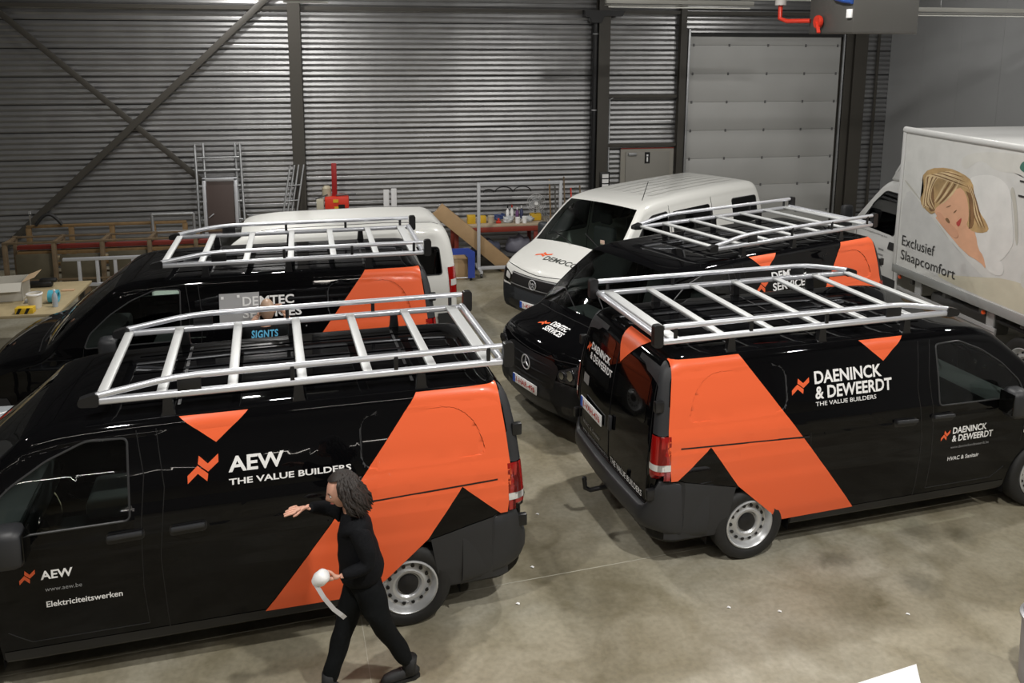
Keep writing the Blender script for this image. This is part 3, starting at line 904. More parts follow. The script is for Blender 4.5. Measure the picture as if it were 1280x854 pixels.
# sectional door
d1 = st(box('door_1', (7.33, Y1 + .02, 0), (11.15, Y1 + .05, 4.62), DARKS))
zz = [0, .66, 1.29, 1.91, 2.54, 3.17, 3.79, 4.41, 4.60]
for a, b in zip(zz, zz[1:]):
    p = box('door_panel', (7.44, Y1 - .035, a + .002), (11.04, Y1 + .015, b - .002), DOORG, d1, .004)
    if a > .1:
        for x in (7.52, 8.35, 9.27, 10.18, 10.96):
            box('hinge', (x - .02, Y1 - .05, a - .03), (x + .02, Y1 - .034, a + .03), mat('hinge_grey', (.12, .12, .12), .5), p, .004)
for x in (7.36, 11.07):
    bar('door_track', (x + .03, Y1 - .09, 0), (x + .03, Y1 - .09, 4.75), .05, .06, GREYM, d1)
box('door_lintel', (7.30, Y1 - .06, 4.60), (11.2, Y1 - .02, 4.68), mat('lintel_seal', (.01, .01, .01), .6), d1)
box('door_jamb', (11.10, Y1 - .12, 0), (11.30, Y1 - .03, 4.72), DARKS, d1)
box('door_jamb', (7.24, Y1 - .10, 0), (7.35, Y1 - .03, 4.72), DARKS, d1)
# personnel door
d2 = st(box('door_2', (5.92, Y1 - .07, 0), (7.14, Y1 - .02, 2.17), mat('door_frame_beige', (.30, .285, .25), .5)))
lf = box('door_leaf', (6.03, Y1 - .095, .02), (7.04, Y1 - .06, 2.10), mat('door_leaf_grey', (.25, .24, .215), .5), d2, .005)
box('door_closer', (6.08, Y1 - .14, 2.02), (6.27, Y1 - .09, 2.08), GREYM, d2, .01)
sg = box('door_sign', (6.46, Y1 - .10, 1.84), (6.58, Y1 - .09, 2.09), BLACKF, d2)
box('sign_pictogram', (6.505, Y1 - .104, 1.88), (6.535, Y1 - .099, 1.98), WHITEF, sg); box('sign_pictogram', (6.50, Y1 - .104, 2.0), (6.54, Y1 - .099, 2.04), WHITEF, sg)
box('door_handle', (6.95, Y1 - .15, 1.02), (7.0, Y1 - .09, 1.06), GREYM, d2, .008)
box('red_head_seal', (5.92, Y1 - .08, 2.165), (7.14, Y1 - .05, 2.185), mat('red_seal', (.25, .03, .02), .5), d2)

# rain pipe, notice
rp = thing('rain_pipe', 'black rain pipe with wide hopper beside the second dark column', 'pipe', (5.25, Y1 - .2, 0))
tube('pipe', [(0, 0, 0), (0, 0, 4.9)], .055, PLASTB, rp, 14)
prism('hopper', [(-.10, 4.86), (.10, 4.86), (.16, 5.0), (.55, 5.0), (.62, 5.12), (-.28, 5.12), (-.25, 5.0), (-.16, 4.97)], -.1, .1, PLASTB, rp, 'y')
for z in (3.0 + .02, 4.62): lathe('pipe_clip', [(.06, z), (.064, z + .005), (.064, z + .02), (.06, z + .025)], GREYM, rp, 16)
nb = thing('notice_board', 'small black notice plate with three white labels on the dark column', 'sign', (5.50, Y1 - .28, 1.30))
box('board', (-.11, -.015, 0), (.11, .015, .40), PLASTB, nb, .005)
for z in (.05, .16, .27): box('white_label', (-.06, -.02, z), (.08, -.015, z + .085), WHITEF, nb)
tube_bm_pipe = tube('conduit', [(5.63, Y1 - .1, .2), (5.63, Y1 - .1, 3.25), (5.7, Y1 - .1, 3.28)], .018, GREYM); tag(tube_bm_pipe, 'thin grey conduit running up the wall right of the second column', 'conduit')

# ceiling services near the top edge
def batten(x0, x1, y, z, lab, dy=0):
    t = thing('light_batten', lab, 'light fitting', ((x0 + x1) / 2, y, z))
    L = (x1 - x0) / 2
    WB = mat('batten_enamel', (.28, .275, .25), .5)
    def P(s): return (s * L, s * dy, 0)
    bar('housing', P(-1), P(1), .09, .07, WB, t); bar('reflector_tray', (P(-1)[0], P(-1)[1], -.06), (P(1)[0], P(1)[1], -.05), .13, .012, WB, t)
    tube('fluorescent_tube', [(P(-.96)[0], P(-.96)[1], -.085), (P(.96)[0], P(.96)[1], -.085)], .014, mat('unlit_tube', (.7, .7, .66), .3), t, 8)
    for s in (-.7, .7): tube('suspension_rod', [(P(s)[0], P(s)[1], .04), (P(s)[0], P(s)[1], 7.38 - z)], .006, GREYM, t, 5)
batten(4.35, 7.0, 14.2, 5.14, 'long grey light fitting hanging between the rain pipe and the sectional door')
batten(7.2, 9.3, 15.2, 5.34, 'short light fitting at the top edge left of the air heater')
batten(8.8, 12.2, 12.4, 5.0, 'long light fitting hanging over the box truck')
batten(-.75, -.15, 12.0, 5.06, 'stubby light fitting in front of the left dark column')
hz = thing('air_heater', 'large dark grey air heater box hanging below the roof', 'heater', (7.42, 11.6, 4.62))
box('casing', (-.50, -.60, 0), (.50, .55, .95), mat('heater_casing', (.075, .072, .066), .45), hz, .01)
box('bottom_flange', (-.50, -.60, -.012), (.50, .55, .0), DARKS, hz)
REDP = mat('red_gas_paint', (.60, .035, .015), .4); BLUEP = mat('blue_hose_paint', (.02, .07, .30), .4)
tube('white_flue', [(-.80, .9, .95), (-.80, .9, .42)], .085, mat('flue_white', (.5, .48, .46), .4), hz, 14)
tube('red_gas_pipe', [(-.80, .9, .42), (-.80, .9, .22), (-.76, .75, .18), (-.53, .48, .18)], .035, REDP, hz, 10)
lathe('red_valve', [(0, -.03), (.09, -.03), (.10, 0), (.09, .03), (0, .03)], REDP, hz, 14, 'x', (-.56, .2, .16))
bar('red_lever', (-.58, .2, .16), (-.60, .1, -.0), .05, .03, REDP, hz)
tube('blue_hose', [(-.54, .0, .62), (-.54, -.2, .48), (-.54, -.40, .44), (-.52, -.58, .42)], .035, BLUEP, hz, 10)
box('white_junction', (-.54, -.58, .20), (-.50, -.48, .32), WHITEF, hz, .005)
tube('flue_bracket', [(-.80, .9, 1.0), (-.80, .9, 2.76)], .02, GREYM, hz, 6); tube('hanger_rod', [(-.4, .3, .95), (-.4, .3, 2.76)], .012, GREYM, hz, 6); tube('hanger_rod', [(.4, .3, .95), (.4, .3, 2.76)], .012, GREYM, hz, 6)

# ------------------------------------------------------------------ the four black vans
proto, VS = vito_proto()
vans = {}
PO = {'A': (.312, 6.987, 3.2254), 'B': (.054, 10.66, 3.1879), 'C': (6.123, 10.921, 3.486), 'D': (3.287, 7.327, .0957)}
LB = {'A': 'black van with roof rack nearest the camera at left, the woman walking past it',
      'B': 'black van with roof rack and a grey template on its side, second row left',
      'C': 'black roof-racked van facing the camera between the white van and the box truck',
      'D': 'black van with roof rack at right, its tow hook towards the middle'}
rk = make_rack(proto)
for k in 'ABCD':
    r = proto if k == 'A' else copy_tree(proto)
    r.location = (*PO[k][:2], 0); r.rotation_euler = (0, 0, PO[k][2])
    tag(r, LB[k], 'van', 'black wrapped vans with roof racks')
    vans[k] = r
A, B, Cv, D = (vans[k] for k in 'ABCD')
S = VS
vito_livery(A, S, 'L', [('AEW', 0, 1.445, .385, 1.555, WHITEF, .025), ('THE VALUE BUILDERS', 0, 1.355, .86, 1.40, WHITEF, .022)], None,
            [('AEW', 2.51, .865, 2.31, .93, WHITEF, .025), ('www.aew.be', 2.49, .775, 2.26, .805, GREYF, 0), ('Elektriciteitswerken', 2.49, .655, 2.01, .70, WHITEF, .015)], 0, 0)
zigzag(S, 'L', 2.64, .85, 2.54, .95, A)
S.decal('L', [(2.1, .77), (2.1, .77), (2.1, .77)], WHITEF, A) if False else None
vito_livery(D, S, 'R', [('DAENINCK', 0, 1.535, .70, 1.645, WHITEF, .025), ('& DEWEERDT', 0, 1.405, .80, 1.515, WHITEF, .025), ('THE VALUE BUILDERS', .0, 1.345, .63, 1.382, WHITEF, .005)], None,
            [('DAENINCK', 2.09, .915, 2.48, .98, WHITEF, .025), ('& DEWEERDT', 2.09, .835, 2.56, .90, WHITEF, .025), ('www.daeninckendeweerdt.be', 2.08, .77, 2.52, .795, GREYF, 0), ('HVAC & Sanitair', 2.06, .65, 2.42, .69, WHITEF, .01)], 0, 0)
zigzag(S, 'R', 1.96, .86, 2.06, .96, D)
vito_livery(B, S, 'L', [('DEMTEC', 0, 1.535, .56, 1.635, WHITEF, .025), ('SERVICES', 0, 1.40, .64, 1.50, WHITEF, .025)], None, [], 0, 0, full=False)
vito_livery(Cv, S, 'L', [('DEMTEC', 0, 1.535, .62, 1.635, WHITEF, .025), ('SERVICES', 0, 1.40, .66, 1.50, WHITEF, .025), ('THE VALUE BUILDERS', 0, 1.345, .62, 1.38, GREYF, .0)], None, [], 0, 0)
# rear of D
S.decal('B', [(.11, 1.86), (-.33, 1.86), (-.07, 1.60)], ORANGE, D, 'orange_triangle', .007, thr=.05)
zigzag(S, 'B', .72, 1.44, .62, 1.54, D)
S.text('B', 'DAENINCK', .60, 1.49, .12, 1.56, WHITEF, D, .025, off=.008)
S.text('B', '& DEWEERDT', .60, 1.395, .04, 1.465, WHITEF, D, .025, off=.008)
plate(S, 'B', .66, .88, .14, .99, '1-VAH-476', D)
S.text('B', 'www.daeninckendeweerdt.be', .66, .62, -.02, .66, GREYF, D, .0, off=.006)
S.text('B', 'HVAC & Sanitair', .66, .70, .20, .74, GREYF, D, .0, off=.006)
S.decal('B', rounded([(.70, 1.12), (.56, 1.12), (.56, 1.22), (.70, 1.22)], .01), GREYF, D, 'door_sticker', .005)
def bumper_text(root):
    vs, fs = text_mesh('THE VALUE BUILDERS', .01); bm = bmesh.new()
    vv = [bm.verts.new((-1.0 + .0, -.14 - .58 * a, .595 + 0 * b)) for a, b in vs]
    for v, (a, b) in zip(vv, vs): v.co.x = -.965 - .0 + -.0 + (.03 * (b - 1)); v.co.z = .592
    for f in fs: bm.faces.new([vv[i] for i in f])
    from_bm('lettering', bm, WHITEF, root)
S.text('B', 'THE VALUE BUILDERS', -.06, .625, -.72, .68, WHITEF, D, .01, off=.006)
# front of C
zigzag(S, 'H', -.33, 3.76, -.18, 3.66, Cv)
S.text('H', 'DEMTEC', -.15, 3.70, .18, 3.61, WHITEF, Cv, .025)
S.text('H', 'SERVICES', -.15, 3.81, .22, 3.72, WHITEF, Cv, .025)
plate(S, 'F', -.26, .44, .26, .55, '1-HAR-496', Cv)
plate(S, 'F', -.26, .44, .26, .55, '1-TKB-208', B)
# C is the extra long version: 0.23 m more between the axles
def stretch(o, d=.23):
    for ch in o.children:
        if ch.name.startswith('roof_rack'): continue
        if ch.data is not None:
            ch.data = ch.data.copy()
            for v in ch.data.vertices:
                if v.co.x > 2.45: v.co.x += d
                elif v.co.x > 1.75: v.co.x += d * (v.co.x - 1.75) / .7
        stretch(ch, d)
stretch(Cv)
# grey application template on B, tape bits
GT = mat('grey_transfer_film', (.38, .38, .39), .6)
tf = S.decal('L', [(1.52, 1.36), (1.09, 1.36), (1.09, 1.68), (1.52, 1.68)], GT, B, 'transfer_film', .006)
for t_, a0, z0, a1, z1 in (('DE', 1.27, 1.535, 1.10, 1.635), ('SE', 1.27, 1.40, 1.12, 1.50)):
    S.text('L', t_, a0, z0, a1, z1, WHITEF, tf, .02, off=.010)
for x, z in ((1.50, 1.62), (1.33, 1.63)):
    S.decal('L', [(x, z), (x - .03, z), (x - .03, z + .03), (x, z + .03)], WHITEF, tf, 'tape_square', .010)
# ------------------------------------------------------------------ white window van (faces left-down)
T6 = dict(
    outline=[(-.93, .32, .05, .0), (-.97, .5, .09, .01), (-.97, .9, .10, .02), (-.95, 1.3, .10, .02), (-.92, 1.6, .12, .02), (-.87, 1.82, .15, .01), (-.79, 1.93, .17, .0), (-.6, 1.975, .18, .01),
             (.3, 1.99, .18, .012), (1.4, 1.985, .18, .012), (2.1, 1.96, .18, .012), (2.45, 1.915, .16, .015), (2.62, 1.85, .12, .03), (2.85, 1.66, .09, .06), (3.08, 1.45, .08, .08), (3.27, 1.27, .09, .08), (3.38, 1.20, .10, .06),
             (3.62, 1.13, .12, .04), (3.88, 1.04, .15, .05), (4.03, .95, .18, .08), (4.10, .84, .20, .10), (4.13, .66, .20, .10), (4.14, .48, .20, .10), (4.11, .32, .17, .08), (4.02, .25, .08, .02), (3.8, .24, .04, .0), (-.7, .27, .04, .0)],
    hw=[(.2, .88), (.30, .90), (.44, .935), (.6, .945), (.8, .952), (1.0, .950), (1.12, .945), (1.2, .93), (1.26, .915), (1.5, .875), (1.72, .83), (1.85, .79)],
    nose=(3.2, 4.13, .09), tail=(-.6, -.97, .03), floor=.27, press=[],
    wind=(2.62, 3.32, 1.1),
    windows=[(s, rounded([(a, 1.27), (a, zt), (b, zt2), (b2, 1.27)], .06), 'side_window') for s in 'LR' for a, b, b2, zt, zt2 in ((.78, 1.86, 1.86, 1.74, 1.74), (-.70, .10, .10, 1.72, 1.74))]
            + [(s, rounded([(1.98, 1.22), (1.98, 1.76), (2.4, 1.74), (2.62, 1.62), (2.98, 1.24)], .05), 'side_window') for s in 'LR'],
    wheels=[(0, .33, .40), (3.25, .33, .40)])
sk = build_skin(T6); S6 = sk['full']
t6 = thing('passenger_van', 'white window van with black grille parked before the roller door', 'van', (6.352, 14.811, 0), math.radians(212.56))
body = from_bm('body', sk['body'], WHITEP, t6, 30)
window_parts(sk, S6, t6, GLASSD, SEAL, GLASS)
BMP = mat('grey_bumper_plastic', (.03, .034, .04), .5)
S6.decal('F', [(-.97, .2), (.97, .2), (.97, .66), (-.97, .66)], BMP, t6, 'front_bumper', .006, thr=.22)
for s in 'LR':
    ys = 1 if s == 'L' else -1
    S6.decal(s, [(3.69, .22), (4.2, .22), (4.2, .66), (3.78, .66), (3.67, .45)], BMP, t6, 'bumper_side', .006, thr=.02)
    S6.line(s, [(1.93, 1.85), (1.92, 1.2), (1.93, .45)], .005, SEAL, body); S6.line(s, [(.72, 1.85), (.72, .45)], .005, SEAL, body); S6.line(s, [(3.0, 1.25), (3.05, 1.0), (2.98, .75)], .005, SEAL, body)
    bar('door_handle', S6.hit(s, 2.02, 1.08, .025), S6.hit(s, 2.22, 1.08, .025), .03, .04, BMP, t6)
    bar('door_handle', S6.hit(s, 1.62, 1.08, .025), S6.hit(s, 1.82, 1.08, .025), .03, .04, BMP, t6)
    bm = bmesh.new(); box_bm(bm, (2.80, ys * 1.0, 1.17), (2.96, ys * 1.20, 1.42), .06); from_bm('wing_mirror', bm, BMP, t6, 60)
    make_wheel(t6, 0, ys, .33, .94); make_wheel(t6, 3.25, ys, .33, .94)
    hl = S6.decal('F', rounded([(ys * .50, .80), (ys * .86, .93), (ys * .92, .80), (ys * .90, .70), (ys * .54, .68)], .03), GLASSD, t6, 'headlamp', .006, thr=.03)
    S6.decal('F', rounded([(ys * .60, .74), (ys * .72, .76), (ys * .72, .86), (ys * .60, .82)], .03), CLEARL, hl, 'lamp_bowl', .010, thr=.03)
    S6.decal(s, [(-.80, 1.25), (-.80, .85), (-1.0, .85), (-1.0, 1.25)], REDL, t6, 'tail_lamp', .006, thr=.02)
g6 = S6.decal('F', rounded([(-.56, .66), (.56, .66), (.54, .885), (-.54, .885)], .02), PLASTB, t6, 'grille', .012)
for z in (.70, .86): S6.decal('F', [(-.55, z), (.55, z), (.55, z + .014), (-.55, z + .014)], GREYM, g6, 'grille_bar', .022)
S6.decal('F', rounded([(-.60, .34), (.60, .34), (.60, .46), (-.60, .46)], .03), PLASTB, t6, 'lower_intake', .012)
c = S6.hit('F', 0, .78, .035)
em = bmesh.new(); lathe_bm(em, [(.068, 0), (.076, .006), (.084, 0), (.076, -.006), (.068, 0)], 28, 'x', c)
em = from_bm('badge', em, BADGE, t6, 50)
for pts in ([(-.055, .05), (-.018, -.0)], [(-.018, 0), (0, .03)], [(0, .03), (.018, 0)], [(.018, 0), (.055, .05)], [(-.05, .02), (-.028, -.06)], [(-.028, -.06), (0, -.01)], [(0, -.01), (.028, -.06)], [(.028, -.06), (.05, .02)]):
    bar('badge_letter', (c.x, c.y + pts[0][0], c.z + pts[0][1]), (c.x, c.y + pts[1][0], c.z + pts[1][1]), .010, .008, BADGE, em, (1, 0, 0), .001)
plate(S6, 'F', -.26, .37, .26, .48, '1-KHV-520', t6)
zigzag(S6, 'H', -.40, 3.80, -.12, 3.66, t6)
S6.text('H', 'DEMOCO', -.16, 3.87, .52, 3.75, mat('grey_lettering', (.06, .065, .06), .5), t6, .02)
S6.line('F', [(-.80, .965), (0, .92), (.80, .965)], .006, SEAL, body, 'hood_gap')
for y0 in (-.3, .4):
    tube('wiper', [S6.hit('H', y0 + .3, 3.36, .03), S6.hit('H', y0 - .25, 3.20, .02)], .009, PLASTB, t6, 6)
st_ = S6.hit('F', .52, 1.38, .01); box('windscreen_sticker', st_ - Vector((.004, .04, .035)), st_ + Vector((.004, .04, .035)), mat('sticker_cream', (.7, .5, .4), .5), t6)
tube('aerial', [S6.hit('H', .55, 2.3, 0), S6.hit('H', .55, 2.3, 0) + Vector((-.12, .02, .30))], .006, PLASTB, t6, 5)
for y in (-.45, -.27, -.09, .09, .27, .45):
    S6.decal('H', [(y - .03, -.5), (y + .03, -.5), (y + .03, 2.0), (y - .03, 2.0)], WHITEP, body, 'roof_rib', .007)
box('underbody', (-.85, -.6, .22), (3.9, .6, .40), PLASTB, t6)
box('cabin_floor', (-.85, -.54, .42), (2.8, .54, .5), PLASTB, t6)
box('dashboard', (2.85, -.72, .8), (3.18, .72, 1.12), INTER, t6, .05)
for x, ys_ in ((2.1, (-.42, .42)), (1.1, (-.5, 0, .5)), (.1, (-.5, 0, .5))):
    for y in ys_:
        bm = bmesh.new(); box_bm(bm, (x, y - .23, .6), (x + .5, y + .23, .8), .05); box_bm(bm, (x - .12, y - .22, .7), (x + .03, y + .22, 1.32), .05); box_bm(bm, (x - .12, y - .12, 1.36), (x - .02, y + .12, 1.54), .04)
        from_bm('seat', bm, INTER, t6, 50)

# ------------------------------------------------------------------ white small van behind the left black ones
CAD = dict(
    outline=[(-0.8, 0.32, .05, .0), (-0.84, 0.5, .09, .01), (-0.84, 0.9225, .12, .02), (-0.815, 1.299, .13, .02), (-0.76, 1.61, .15, .02), (-0.67, 1.78, .18, .01), (-0.5, 1.86, .19, .01), (0.2, 1.885, .19, .012), (1.65, 1.87, .19, .012),
             (2, 1.83, .17, .015), (2.17, 1.77, .13, .03), (2.43, 1.58, .09, .06), (2.67, 1.385, .08, .08), (2.9, 1.18, .09, .08), (3.01, 1.105, .10, .06), (3.25, 1.041, .12, .04), (3.6, 0.944, .15, .05), (3.78, 0.815, .18, .08),
             (3.85, 0.6215, .18, .10), (3.85, 0.45, .18, .08), (3.79, 0.3, .1, .02), (3.55, 0.24, .04, 0), (-0.6, 0.25, .04, 0)],
    hw=[(.2, .83), (.35, .87), (.6, .89), (.9, .895), (1.05, .88), (1.12, .865), (1.5, .80), (1.8, .74)],
    nose=(2.95, 3.85, .09), tail=(-.5, -.84, .04), floor=.26, press=[],
    wind=(2.17, 2.93, 1.0),
    windows=[(s, rounded([(a, 1.12), (a + .04, 1.52), (b, 1.54), (b, 1.12)], .05), 'side_window') for s in 'LR' for a, b in ((-.62, .12), (.24, 1.45))] + [(s, rounded([(1.55, 1.14), (1.55, 1.59), (2.05, 1.59), (2.65, 1.16)], .05), 'side_window') for s in 'LR'],
    wheels=[(0, .31, .37), (3.13, .31, .37)])
sk = build_skin(CAD); S7 = sk['full']
cd = thing('delivery_van', 'white small delivery van with red tail lamp behind the left black van', 'van', (.68, 12.99, 0), math.radians(183.2))
body = from_bm('body', sk['body'], WHITEP, cd, 30)
window_parts(sk, S7, cd, GLASSD, SEAL, GLASS)
for s in 'LR':
    ys = 1 if s == 'L' else -1
    tl = S7.decal(s, [(-.70, 1.22), (-.73, .80), (-1.0, .80), (-1.0, 1.22)], REDL, cd, 'tail_lamp', .006, thr=.02)
    S7.decal(s, [(-.74, 1.04), (-.74, .95), (-1.0, .95), (-1.0, 1.04)], CLEARL, tl, 'reversing_lens', .01, thr=.02)
    S7.line(s, [(1.51, 1.6), (1.50, .4)], .005, SEAL, body); S7.line(s, [(.18, 1.6), (.18, .4)], .005, SEAL, body)
    S7.decal(s, [(-.4, .24), (2.7, .24), (2.7, .36), (-.4, .36)], PLAST, cd, 'sill_panel', .004)
    make_wheel(cd, 0, ys, .31, .885); make_wheel(cd, 3.13, ys, .31, .885)
    bm = bmesh.new(); box_bm(bm, (2.37, ys * .93, 1.05), (2.51, ys * 1.10, 1.24), .05); from_bm('wing_mirror', bm, PLAST, cd, 60)
S7.decal('B', [(-.9, .25), (.9, .25), (.9, .55), (-.9, .55)], PLAST, cd, 'rear_bumper', .02, thr=.03)
S7.line('B', [(0, .6), (0, 1.7)], .005, SEAL, body)
S7.line('H', [(-.62, -.60), (-.62, 1.9)], .006, SEAL, body, 'roof_channel'); S7.line('H', [(.62, -.60), (.62, 1.9)], .006, SEAL, body, 'roof_channel')
box('underbody', (-.7, -.55, .2), (3.5, .55, .38), PLASTB, cd); box('cabin_floor', (-.7, -.5, .4), (2.7, .5, .46), PLASTB, cd)
box('dashboard', (2.5, -.65, .75), (2.82, .65, 1.0), INTER, cd, .05)
for y in (-.38, .38):
    bm = bmesh.new(); box_bm(bm, (1.55, y - .22, .5), (2.05, y + .22, .7), .05); box_bm(bm, (1.43, y - .22, .6), (1.57, y + .22, 1.25), .05); from_bm('seat', bm, INTER, cd, 50)

# ------------------------------------------------------------------ box truck (heads away from the camera, +y)
CAB = dict(
    outline=[(.03, .45, .03, 0), (.0, .7, .04, 0), (.0, 1.2, .05, 0), (.0, 1.9, .08, 0), (.03, 2.22, .12, 0), (.15, 2.30, .14, .01), (.45, 2.30, .15, .01), (.66, 2.23, .13, .02), (.80, 2.12, .10, .04), (1.05, 1.83, .08, .07), (1.32, 1.52, .08, .08), (1.52, 1.30, .09, .07),
             (1.72, 1.20, .10, .05), (2.05, 1.06, .14, .05), (2.22, .92, .17, .08), (2.28, .7, .18, .10), (2.28, .45, .16, .08), (2.2, .34, .06, .02), (1.9, .33, .04, 0), (.3, .36, .04, 0)],
    hw=[(.3, .92), (.5, .95), (.9, .97), (1.2, .96), (1.32, .93), (1.8, .86), (2.3, .78)],
    nose=(1.3, 2.28, .09), tail=(-.5, -.9, 0), floor=.36, press=[],
    wind=(.80, 1.55, 1.25),
    windows=[(s, rounded([(.18, 1.40), (.26, 2.08), (.62, 2.08), (.86, 1.85), (1.18, 1.42)], .07), 'side_window') for s in 'LR'],
    wheels=[(1.35, .36, .43)])
sk = build_skin(CAB); S8 = sk['full']
tr = thing('box_truck', 'white box truck printed with a sleeping blond woman at the right edge', 'truck', (9.58, 11.98, 0), PI / 2)
WT = mat('truck_white', (.58, .58, .57), .4, coat=.3)
cb = from_bm('cab', sk['body'], WT, tr, 30)
window_parts(sk, S8, tr, GLASSD, SEAL, GLASS)
for s in 'LR':
    ys = 1 if s == 'L' else -1
    S8.line(s, [(.06, 2.15), (.06, .6)], .005, SEAL, cb); S8.line(s, [(1.22, 1.42), (1.1, .95), (.98, .6)], .005, SEAL, cb)
    h = S8.decal(s, rounded([(.10, 1.18), (.26, 1.18), (.26, 1.30), (.10, 1.30)], .02), PLASTB, tr, 'door_handle', .012)
    S8.text(s, 'www.topbedding.be' if s == 'L' else 'topbedding', (1.12 if s == 'L' else .2), 1.335, (.34 if s == 'L' else 1.0), 1.375, GREYF, tr, 0, off=.005)
    for k in range(4): S8.decal(s, [(.50, 1.12 - .09 * k), (.36, 1.12 - .09 * k), (.36, 1.15 - .09 * k), (.50, 1.15 - .09 * k)], GREYF, tr, 'small_print', .004)
    S8.decal(s, [(.02, .40), (.9, .40), (.84, .72), (.02, .72)], PLAST, tr, 'side_guard', .006)
    make_wheel(tr, 1.35, ys, .36, .97)
    bm = bmesh.new(); box_bm(bm, (1.12, ys * 1.05, 1.35), (1.24, ys * 1.26, 1.75), .05); from_bm('wing_mirror', bm, PLAST, tr, 60)
box('dashboard', (1.2, -.8, .9), (1.6, .8, 1.25), INTER, tr, .05)
for y in (-.45, .45):
    bm = bmesh.new(); box_bm(bm, (.3, y - .24, .8), (.8, y + .24, 1.0), .05); box_bm(bm, (.14, y - .24, .9), (.3, y + .24, 1.55), .05); from_bm('seat', bm, INTER, tr, 50)
# fairing
bm = bmesh.new()
pr = [(-.02, 2.26), (.62, 2.26), (.45, 2.42), (.16, 2.80), (.04, 2.96), (-.02, 2.96)]
for sy in (-1,):
    a = [bm.verts.new((x, -.80 + .0 * z, z)) for x, z in pr]; b = [bm.verts.new((x, .80, z)) for x, z in pr]
    bm.faces.new(a); bm.faces.new(list(reversed(b)))
    for i in range(len(pr)): bm.faces.new((a[(i + 1) % 6], a[i], b[i], b[(i + 1) % 6]))
bmesh.ops.bevel(bm, geom=bm.edges[:], offset=.06, segments=3, profile=.5, affect='EDGES'); bmesh.ops.recalc_face_normals(bm, faces=bm.faces)
from_bm('roof_fairing', bm, WT, tr, 50)
# box body, local frame: x forward (world +y), y left (world -x)
BX0, BX1, BY, BZ0, BZ1 = -5.4, -.13, 1.11, .95, 3.20
bx = box('box_body', (BX0, -BY + .01, BZ0 + .04), (BX1, BY - .01, BZ1), WT, tr, .06)
for y in (-BY, BY):
    tube('roof_edge', [(BX0, y * .985, BZ1 - .03), (BX1, y * .985, BZ1 - .03)], .05, WT, bx, 12)
    box('skirt_rail', (BX0, y - .012, BZ0 - .03), (BX1 + .02, y + .012, BZ0 + .10), mat('truck_rail_grey', (.40, .41, .41), .4, metal=.4), bx, .006)
    box('corner_post', (BX1 - .05, y - .012, BZ0 + .08), (BX1 + .02, y + .012, BZ1 - .02), WT, bx, .008)
FR = mat('chassis_grey', (.14, .14, .14), .5); LG = mat('guard_light_grey', (.42, .42, .42), .45, metal=.3)
for y in (-.4, .4): box('chassis_rail', (-5.2, y - .04, .62), (.2, y + .04, .80), FR, tr)
for k in range(7): box('cross_member', (-5.0 + .75 * k, -1.02, .80), (-4.94 + .75 * k, 1.02, .93), FR, tr)
for y in (1.06, -1.06):
    sg = box('side_guard_frame', (-2.32, y - .02, .58), (-.20, y + .015, .70), LG, tr, .004)
    for z in (.60, .645): box('guard_groove', (-2.32, y + (.016 if y > 0 else -.022), z), (-.20, y + (.02 if y > 0 else -.018), z + .008), FR, sg)
    for x in (-.66, -2.18): box('guard_post', (x - .07, y - .05, .56), (x + .07, y - .02, .93), LG, sg, .004)
    for x in (-.25, -2.08): 
        lathe('marker_lamp', [(0, .03), (.03, .02), (.035, 0)], mat('orange_marker_lamp', (.8, .10, .02), .2, coat=1), tr, 12, 'y', (x, y, .86)) if y > 0 else None
    make_wheel(tr, -2.78, 1 if y > 0 else -1, .36, 1.03, holes=10)
    box('mudguard', (-3.25, y - .25, .80), (-2.32, y + .01, .84), PLASTB, tr, .01)
box('fuel_tank', (-1.9, .45, .42), (-.7, .85, .75), FR, tr, .05)
box('rear_light_bar', (-5.42, -1.05, .60), (-5.36, 1.05, .85), PLASTB, tr)
# printed picture on the left side: flat foils, local y = +BY
def pr_poly(name, pts, m, k, parent):
    """pts given as (world y, z)"""
    bm = bmesh.new(); f = bm.faces.new([bm.verts.new((p[0] - 11.98, BY - .0085 + .0012 * k, p[1])) for p in pts])
    bmesh.ops.triangulate(bm, faces=[f])
    for q in bm.faces:
        if q.normal.y < 0: q.normal_flip()
    return from_bm(name, bm, m, parent)
PP = lambda n, c, no=.06: mat(n, c, .5, noise=no, nscale=5)
ptr = pr_poly('side_print', [(11.80, 1.03), (6.65, 1.03), (6.65, 3.14), (11.80, 3.14)], PP('print_white', (.60, .60, .58)), 0, bx)
def sm(pts, it=2):
    for _ in range(it):
        o = []
        for i in range(len(pts)):
            a = pts[i]; b = pts[(i + 1) % len(pts)]
            o += [(a[0] * .75 + b[0] * .25, a[1] * .75 + b[1] * .25), (a[0] * .25 + b[0] * .75, a[1] * .25 + b[1] * .75)]
        pts = o
    return pts
HAIRP = PP('print_hair', (.42, .28, .13), .35); HAIRD = PP('print_hair_dark', (.20, .11, .05), .3); HAIRL = PP('print_hair_light', (.62, .47, .27), .2); SKINP = PP('print_skin', (.68, .38, .24), .08); SHIRT = PP('print_shirt', (.68, .68, .66)); CREAM = PP('print_cream', (.56, .53, .42)); REDD = PP('print_lip', (.45, .06, .05)); PSH = PP('print_fold', (.47, .46, .41))
pr_poly('printed_pillow', sm([(11.75, 1.10), (11.78, 2.33), (11.33, 2.12), (10.64, 1.68), (9.6, 1.20), (9.0, 1.05)]), PP('print_pillow', (.54, .54, .53)), 1, ptr)
pr_poly('printed_sheet', sm([(11.2, 1.08), (10.2, 1.28), (9.3, 1.50), (8.0, 1.30), (7.6, 1.06)]), CREAM, 1.5, ptr)
